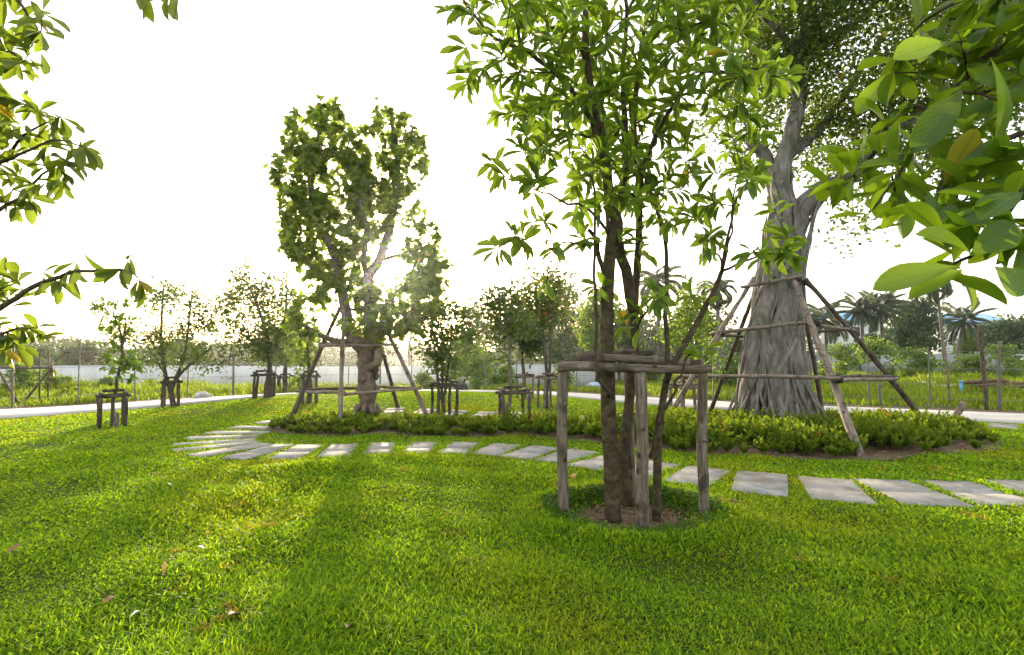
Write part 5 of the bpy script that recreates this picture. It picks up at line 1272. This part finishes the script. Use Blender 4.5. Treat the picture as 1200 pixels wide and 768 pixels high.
def hoarding():
    pts = spline(np.array([(-62, 36), (-38, 38.5), (-16, 41), (-2, 43), (10, 45)], float), 4)
    c = pts[len(pts) // 2]; t = thing('hoarding_wall', 'long white panel wall beyond the weeds at left', 'wall', on(*c))
    for a, b in zip(pts[:-1], pts[1:]):
        n = int(np.linalg.norm(b - a) / 2.9) + 1
        for i in range(n):
            p = a + (b - a) * i / n; q = a + (b - a) * (i + 1) / n; e = unit(q - p); z = float(min(H(*p), H(*q))); nr = np.array([e[1], -e[0]])
            mb = MB(); L = np.linalg.norm(q - p) - .02; ang = math.atan2(e[1], e[0]); R = np.array([[math.cos(ang), -math.sin(ang), 0], [math.sin(ang), math.cos(ang), 0], [0, 0, 1]])
            mid = (p + q) / 2; mb.box((mid[0], mid[1], z + .95), (L, .05, 2.0), R)
            for s_ in np.arange(-L / 2 + .15, L / 2, .3): mb.box((mid[0] + e[0] * s_ + nr[0] * .035, mid[1] + e[1] * s_ + nr[1] * .035, z + .95), (.05, .02, 1.96), R)
            mb.build('panel', M['hoarding'], t, False)
hoarding()
def grey_wall():
    t = thing('boundary_wall', 'grey boundary wall behind the field bushes at right', 'wall', (27, 47, 0))
    for i in range(6):
        mb = MB(); x0 = 16 + i * 4.4; mb.box((x0 + 2.2, 47 - i * .5, .75), (4.3, .14, 1.7)); mb.build('panel', M['grey_wall'], t, False)
    mb = MB(); mb.box((16 + 13.2, 45.75, 1.66), (0.01, .01, .01)); 
    for i in range(7):
        mb = MB(); mb.box((16 + i * 4.4, 47 - i * .48 + .05, .82), (.2, .26, 1.9)); mb.build('pillar', M['grey_wall'], t, False)
grey_wall()
def house(label, px, d, wpx, ridge, eave, bot=None):
    x = (px - 600) / F * d; w = wpx * d / F; ze = EYE + (420 - eave) * d / F; zr = EYE + (420 - ridge) * d / F; D = 7.0; z0 = -.2
    t = thing('house', label, 'house', (x, d + D / 2, 0), 'houses behind the trees')
    mb = MB(); mb.box((x, d + D / 2, (z0 + ze) / 2), (w, D, ze - z0)); wl = mb.build('wall', M['house_wall'], t, False)
    mb = MB(); o = .5; v = [(x - w / 2 - o, d - o, ze - .05), (x + w / 2 + o, d - o, ze - .05), (x + w / 2 + o, d + D + o, ze - .05), (x - w / 2 - o, d + D + o, ze - .05), (x - w / 2 - o, d + D / 2, zr), (x + w / 2 + o, d + D / 2, zr)]
    v2 = [(a, b, c + .12) for a, b, c in v]; mb.add(v + v2, [[0, 4, 3], [1, 2, 5], [6, 9, 10], [7, 11, 8]], [[0, 1, 5, 4], [3, 4, 5, 2], [6, 10, 11, 7], [9, 8, 11, 10], [0, 6, 7, 1], [2, 8, 9, 3], [0, 3, 9, 6], [1, 7, 8, 2]])
    mb.build('roof', M['blue_roof'], t, False)
    for k in (-.28, .05, .33):
        mb = MB(); mb.box((x + w * k, d - .01, ze - 1.3), (.9, .08, 1.1)); mb.build('window', M['window'], t, False)
house('white house with a pale blue roof behind the palms right of the fig', 1000, 64, 70, 362, 376)
house('house with a blue roof behind the small coconut palm near the right edge', 1152, 70, 56, 366, 378)

def rock(name, label, cat, p, s, mat, seed):
    rg = np.random.default_rng(seed); mb = MB(); n = 9; ths = np.linspace(0, np.pi, n); v = []; m = 12
    for th in ths:
        for j in range(m):
            a = j / m * 6.283; r = 1 + .18 * math.sin(3 * a + seed) * math.sin(th) + rg.normal(0, .06); v.append((s[0] * r * math.sin(th) * math.cos(a), s[1] * r * math.sin(th) * math.sin(a), s[2] * (math.cos(th) * r + .6)))
    f = [[i * m + j, (i + 1) * m + j, (i + 1) * m + (j + 1) % m, i * m + (j + 1) % m] for i in range(n - 1) for j in range(m)]
    mb.add(np.array(v) + np.array(p), None, f); return tag(mb.build(name, M[mat], None, False), label, cat)
rock('rock', 'small pale rock at the far edge of the path right of the vase-shaped tree', 'rock', on(-9.0, 15.95, .0), (.24, .16, .13), 'rock', 1)
rock('boulder', 'dark rounded boulder by the path right of the multi-stemmed sapling', 'boulder', on(-2.0, 21.4), (.26, .22, .22), 'dark_rock', 2)
rock('plastic_sheet', 'crumpled blue plastic sheet in the weeds behind the near stand', 'plastic sheet', on(4.0, 26.5, .12), (.42, .35, .22), 'blue_sheet', 3)
rg = np.random.default_rng(77)
for i in range(7):
    b = G(1185, 462); a = np.array([b[0] - 1.1 + .25 * rg.normal(), b[1] + .35 * rg.normal(), b[2] + .07 + .055 * i]); e = a + np.array([1.9 + .3 * rg.normal(), .6 * rg.normal(), .05])
    o = log('timber', a, e, .06, None, M['timber'], rg, 6); tag(o, 'reddish-brown old timber lying in the pile by the right edge of the photo', 'timber', 'old timbers piled in the field at right')
for nm, lab, px, d, w, l in (('slab', 'pale concrete slab in the field behind the tall wooden fence post', 1120, 26, 3.4, 1.1), ('slab', 'pale concrete slab nearer the fence, left of the thin leaning pole', 1085, 22.5, 2.8, .9)):
    x = (px - 600) / F * d; mb = MB(); z = float(H(x, d)); v = np.array([(-w / 2, -l / 2), (w / 2, -l / 2 + .1), (w / 2 - .1, l / 2), (-w / 2 + .15, l / 2 - .05)])
    top = np.c_[v, np.full(4, .14)]; bot = np.c_[v, np.full(4, -.1)]; mb.add(np.concatenate([bot, top]) + np.array([x, d, z]), None, [[4, 5, 6, 7], [0, 1, 5, 4], [1, 2, 6, 5], [2, 3, 7, 6], [3, 0, 4, 7]])
    tag(mb.build('concrete_slab', M['concrete'], None, False), lab, 'concrete slab')
b = G(1127, 462); mb = MB(); mb.tube([b - np.array([0, 0, .1]), b + np.array([0, 0, .42])], .05, 10); mb.tube([b + np.array([0, 0, .40]), b + np.array([0, 0, .47])], .062, 10)
tag(mb.build('standpipe', M['blue_pipe'], None), 'short blue standpipe in the field left of the tall wooden fence post', 'pipe')

# fallen leaves and petals on the lawn
def fallen(name, label, cat, px, py, L, W, mat, seed, stand=.02, group=None):
    rg = np.random.default_rng(seed); p = G(px, py) + np.array([0, 0, .035 + stand]); a = rg.random() * 6.28; mb = MB()
    leaves(mb, LEAF_OBO_HI, p[None] - np.array([[math.cos(a) * L / 2, math.sin(a) * L / 2, 0]]), np.array([[math.cos(a), math.sin(a), .1]]), np.array([[rg.normal(0, .15), -.15, 1]]), L, W, np.array([.5]), rg, .8)
    v = np.concatenate(mb.v); me = mesh(name, v - p, [np.concatenate(mb.f3), np.concatenate(mb.f4)], M[mat]); o = link(name, me); o.location = Vector(p)
    md = o.modifiers.new('thick', 'SOLIDIFY'); md.thickness = .002
    return tag(o, label, cat, group)
for k, (px, py, L, W, mt, lab) in enumerate([(274, 731, .10, .026, 'dry', 'curled brown dead leaf on the grass at the bottom, left of the middle'), (192, 674, .10, .012, 'dry_yellow', 'slim yellow-brown dead leaf on the grass, lower left'), (408, 745, .12, .02, 'dry', 'long brown dead leaf in the grass at the bottom edge'),
        (126, 718, .06, .02, 'dry', 'small brown dead leaf in the grass near the lower left corner'), (14, 658, .10, .02, 'dry', 'dark dead leaf at the left edge of the lawn'), (212, 556, .07, .025, 'dry', 'small red-brown leaf on the sunlit lawn below the path bend'), (450, 582, .13, .022, 'dry', 'dark brown dead leaf on the mid lawn left of the near stand'),
        (673, 562, .09, .03, 'dry_yellow', 'pinkish dry leaf on the grass behind the left post of the near stand'), (862, 598, .12, .018, 'dry', 'dark twig-like dead leaf in the grass right of the near stand'), (675, 530, .08, .03, 'dry', 'dead leaf lying on a path slab right behind the near stand')]):
    fallen('fallen_leaf', lab, 'fallen leaf', px, py, L, W, mt, 600 + k, group='fallen leaves on the lawn')
for k, (px, py, lab) in enumerate([(158, 731, 'white fallen petal near the bottom of the lawn at left'), (235, 651, 'white fallen petal on the grass above the slim yellow dead leaf'), (199, 575, 'white fallen petal on the sunlit left lawn'), (612, 547, 'pale fallen petal on the lawn by the path left of the near stand')]):
    fallen('petal', lab, 'petal', px, py, .036, .013, 'petal', 640 + k, group='white petals on the lawn')

# ================================================================== SKY, SUN, CAMERA
sd = ray(457, 318); sd = sd / np.linalg.norm(sd); SUN_EL = math.asin(sd[2]); SUN_AZ = math.atan2(sd[0], sd[1])
w = bpy.data.worlds.new('World'); SC.world = w; w.use_nodes = True; nt = w.node_tree; nt.nodes.clear()
def N(t, **k):
    n_ = nt.nodes.new('ShaderNode' + t)
    for a, v in k.items(): setattr(n_, a, v)
    return n_
sky = N('TexSky', sky_type='NISHITA', sun_disc=False, sun_elevation=SUN_EL, sun_rotation=SUN_AZ, air_density=1.0, dust_density=3.0, ozone_density=1.0)
b1 = N('Background'); b1.inputs[1].default_value = SKY_STR = 0.12; nt.links.new(sky.outputs[0], b1.inputs[0])
# thin bright overcast veil of the evening sky, whiter than the clear air, with the glare around the sun
tc = N('TexCoord'); dp = N('VectorMath', operation='DOT_PRODUCT'); dp.inputs[1].default_value = sd; nt.links.new(tc.outputs['Generated'], dp.inputs[0])
def powr(e, k):
    m = N('Math', operation='MAXIMUM'); nt.links.new(dp.outputs['Value'], m.inputs[0]); m.inputs[1].default_value = 0
    p = N('Math', operation='POWER'); nt.links.new(m.outputs[0], p.inputs[0]); p.inputs[1].default_value = e
    q = N('Math', operation='MULTIPLY'); nt.links.new(p.outputs[0], q.inputs[0]); q.inputs[1].default_value = k; return q
g1, g2 = powr(4000, 40), powr(60, .6)
sm = N('Math', operation='ADD'); nt.links.new(g1.outputs[0], sm.inputs[0]); nt.links.new(g2.outputs[0], sm.inputs[1])
b2 = N('Background'); b2.inputs[0].default_value = (1.0, .90, .74, 1); nt.links.new(sm.outputs[0], b2.inputs[1])
b3 = N('Background'); b3.inputs[0].default_value = (1.0, .985, .96, 1); b3.inputs[1].default_value = 0.55
a1 = N('AddShader'); a2 = N('AddShader'); out = N('OutputWorld')
nt.links.new(b1.outputs[0], a1.inputs[0]); nt.links.new(b2.outputs[0], a1.inputs[1]); nt.links.new(a1.outputs[0], a2.inputs[0]); nt.links.new(b3.outputs[0], a2.inputs[1]); nt.links.new(a2.outputs[0], out.inputs[0])

sl = bpy.data.lights.new('sun', 'SUN'); sl.energy = 5.0; sl.angle = math.radians(1.6); sl.color = (1.0, .84, .60)
so = bpy.data.objects.new('sun', sl); COL.objects.link(so); so.rotation_mode = 'QUATERNION'; so.rotation_quaternion = Vector(sd).to_track_quat('Z', 'Y'); so.location = (0, 0, 30)

cam = bpy.data.cameras.new('camera'); cam.sensor_width = 36; cam.sensor_fit = 'HORIZONTAL'; cam.lens = F / 1200 * 36; cam.clip_start = .05; cam.clip_end = 4000
co = bpy.data.objects.new('camera', cam); COL.objects.link(co); co.location = (0, 0, EYE); co.rotation_euler = (math.pi / 2 + PITCH, 0, 0); SC.camera = co
vs = SC.view_settings; SC.display_settings.display_device = 'sRGB'; vs.view_transform = 'Standard'; vs.look = 'None'; vs.exposure = 1.38; vs.gamma = 1.0; vs.use_curve_mapping = False
SC.render.engine = 'CYCLES'; cy = SC.cycles
cy.use_denoising = True; cy.max_bounces = 7; cy.diffuse_bounces = 3; cy.glossy_bounces = 2; cy.transmission_bounces = 5; cy.transparent_max_bounces = 4; cy.volume_bounces = 0
cy.sample_clamp_indirect = 6.0; cy.caustics_reflective = False; cy.caustics_refractive = False
try: cy.denoiser = 'OPENIMAGEDENOISE'
except Exception: pass

# air: an even thin haze round everything
mb = MB(); mb.box((0, 640, 5.0), (2000, 1900, 15.0)); hz = mb.build('haze', None, None, False)
hm = bpy.data.materials.new('haze_air'); hm.use_nodes = True; hm.node_tree.nodes.clear()
ho = hm.node_tree.nodes.new('ShaderNodeOutputMaterial'); pv = hm.node_tree.nodes.new('ShaderNodeVolumePrincipled')
pv.inputs['Color'].default_value = (.96, .98, 1.0, 1); pv.inputs['Density'].default_value = 0.0006; pv.inputs['Anisotropy'].default_value = 0.93
hm.node_tree.links.new(pv.outputs[0], ho.inputs['Volume']); hz.data.materials.append(hm); tag(hz, kind='stuff')
cy.volume_bounces = 1
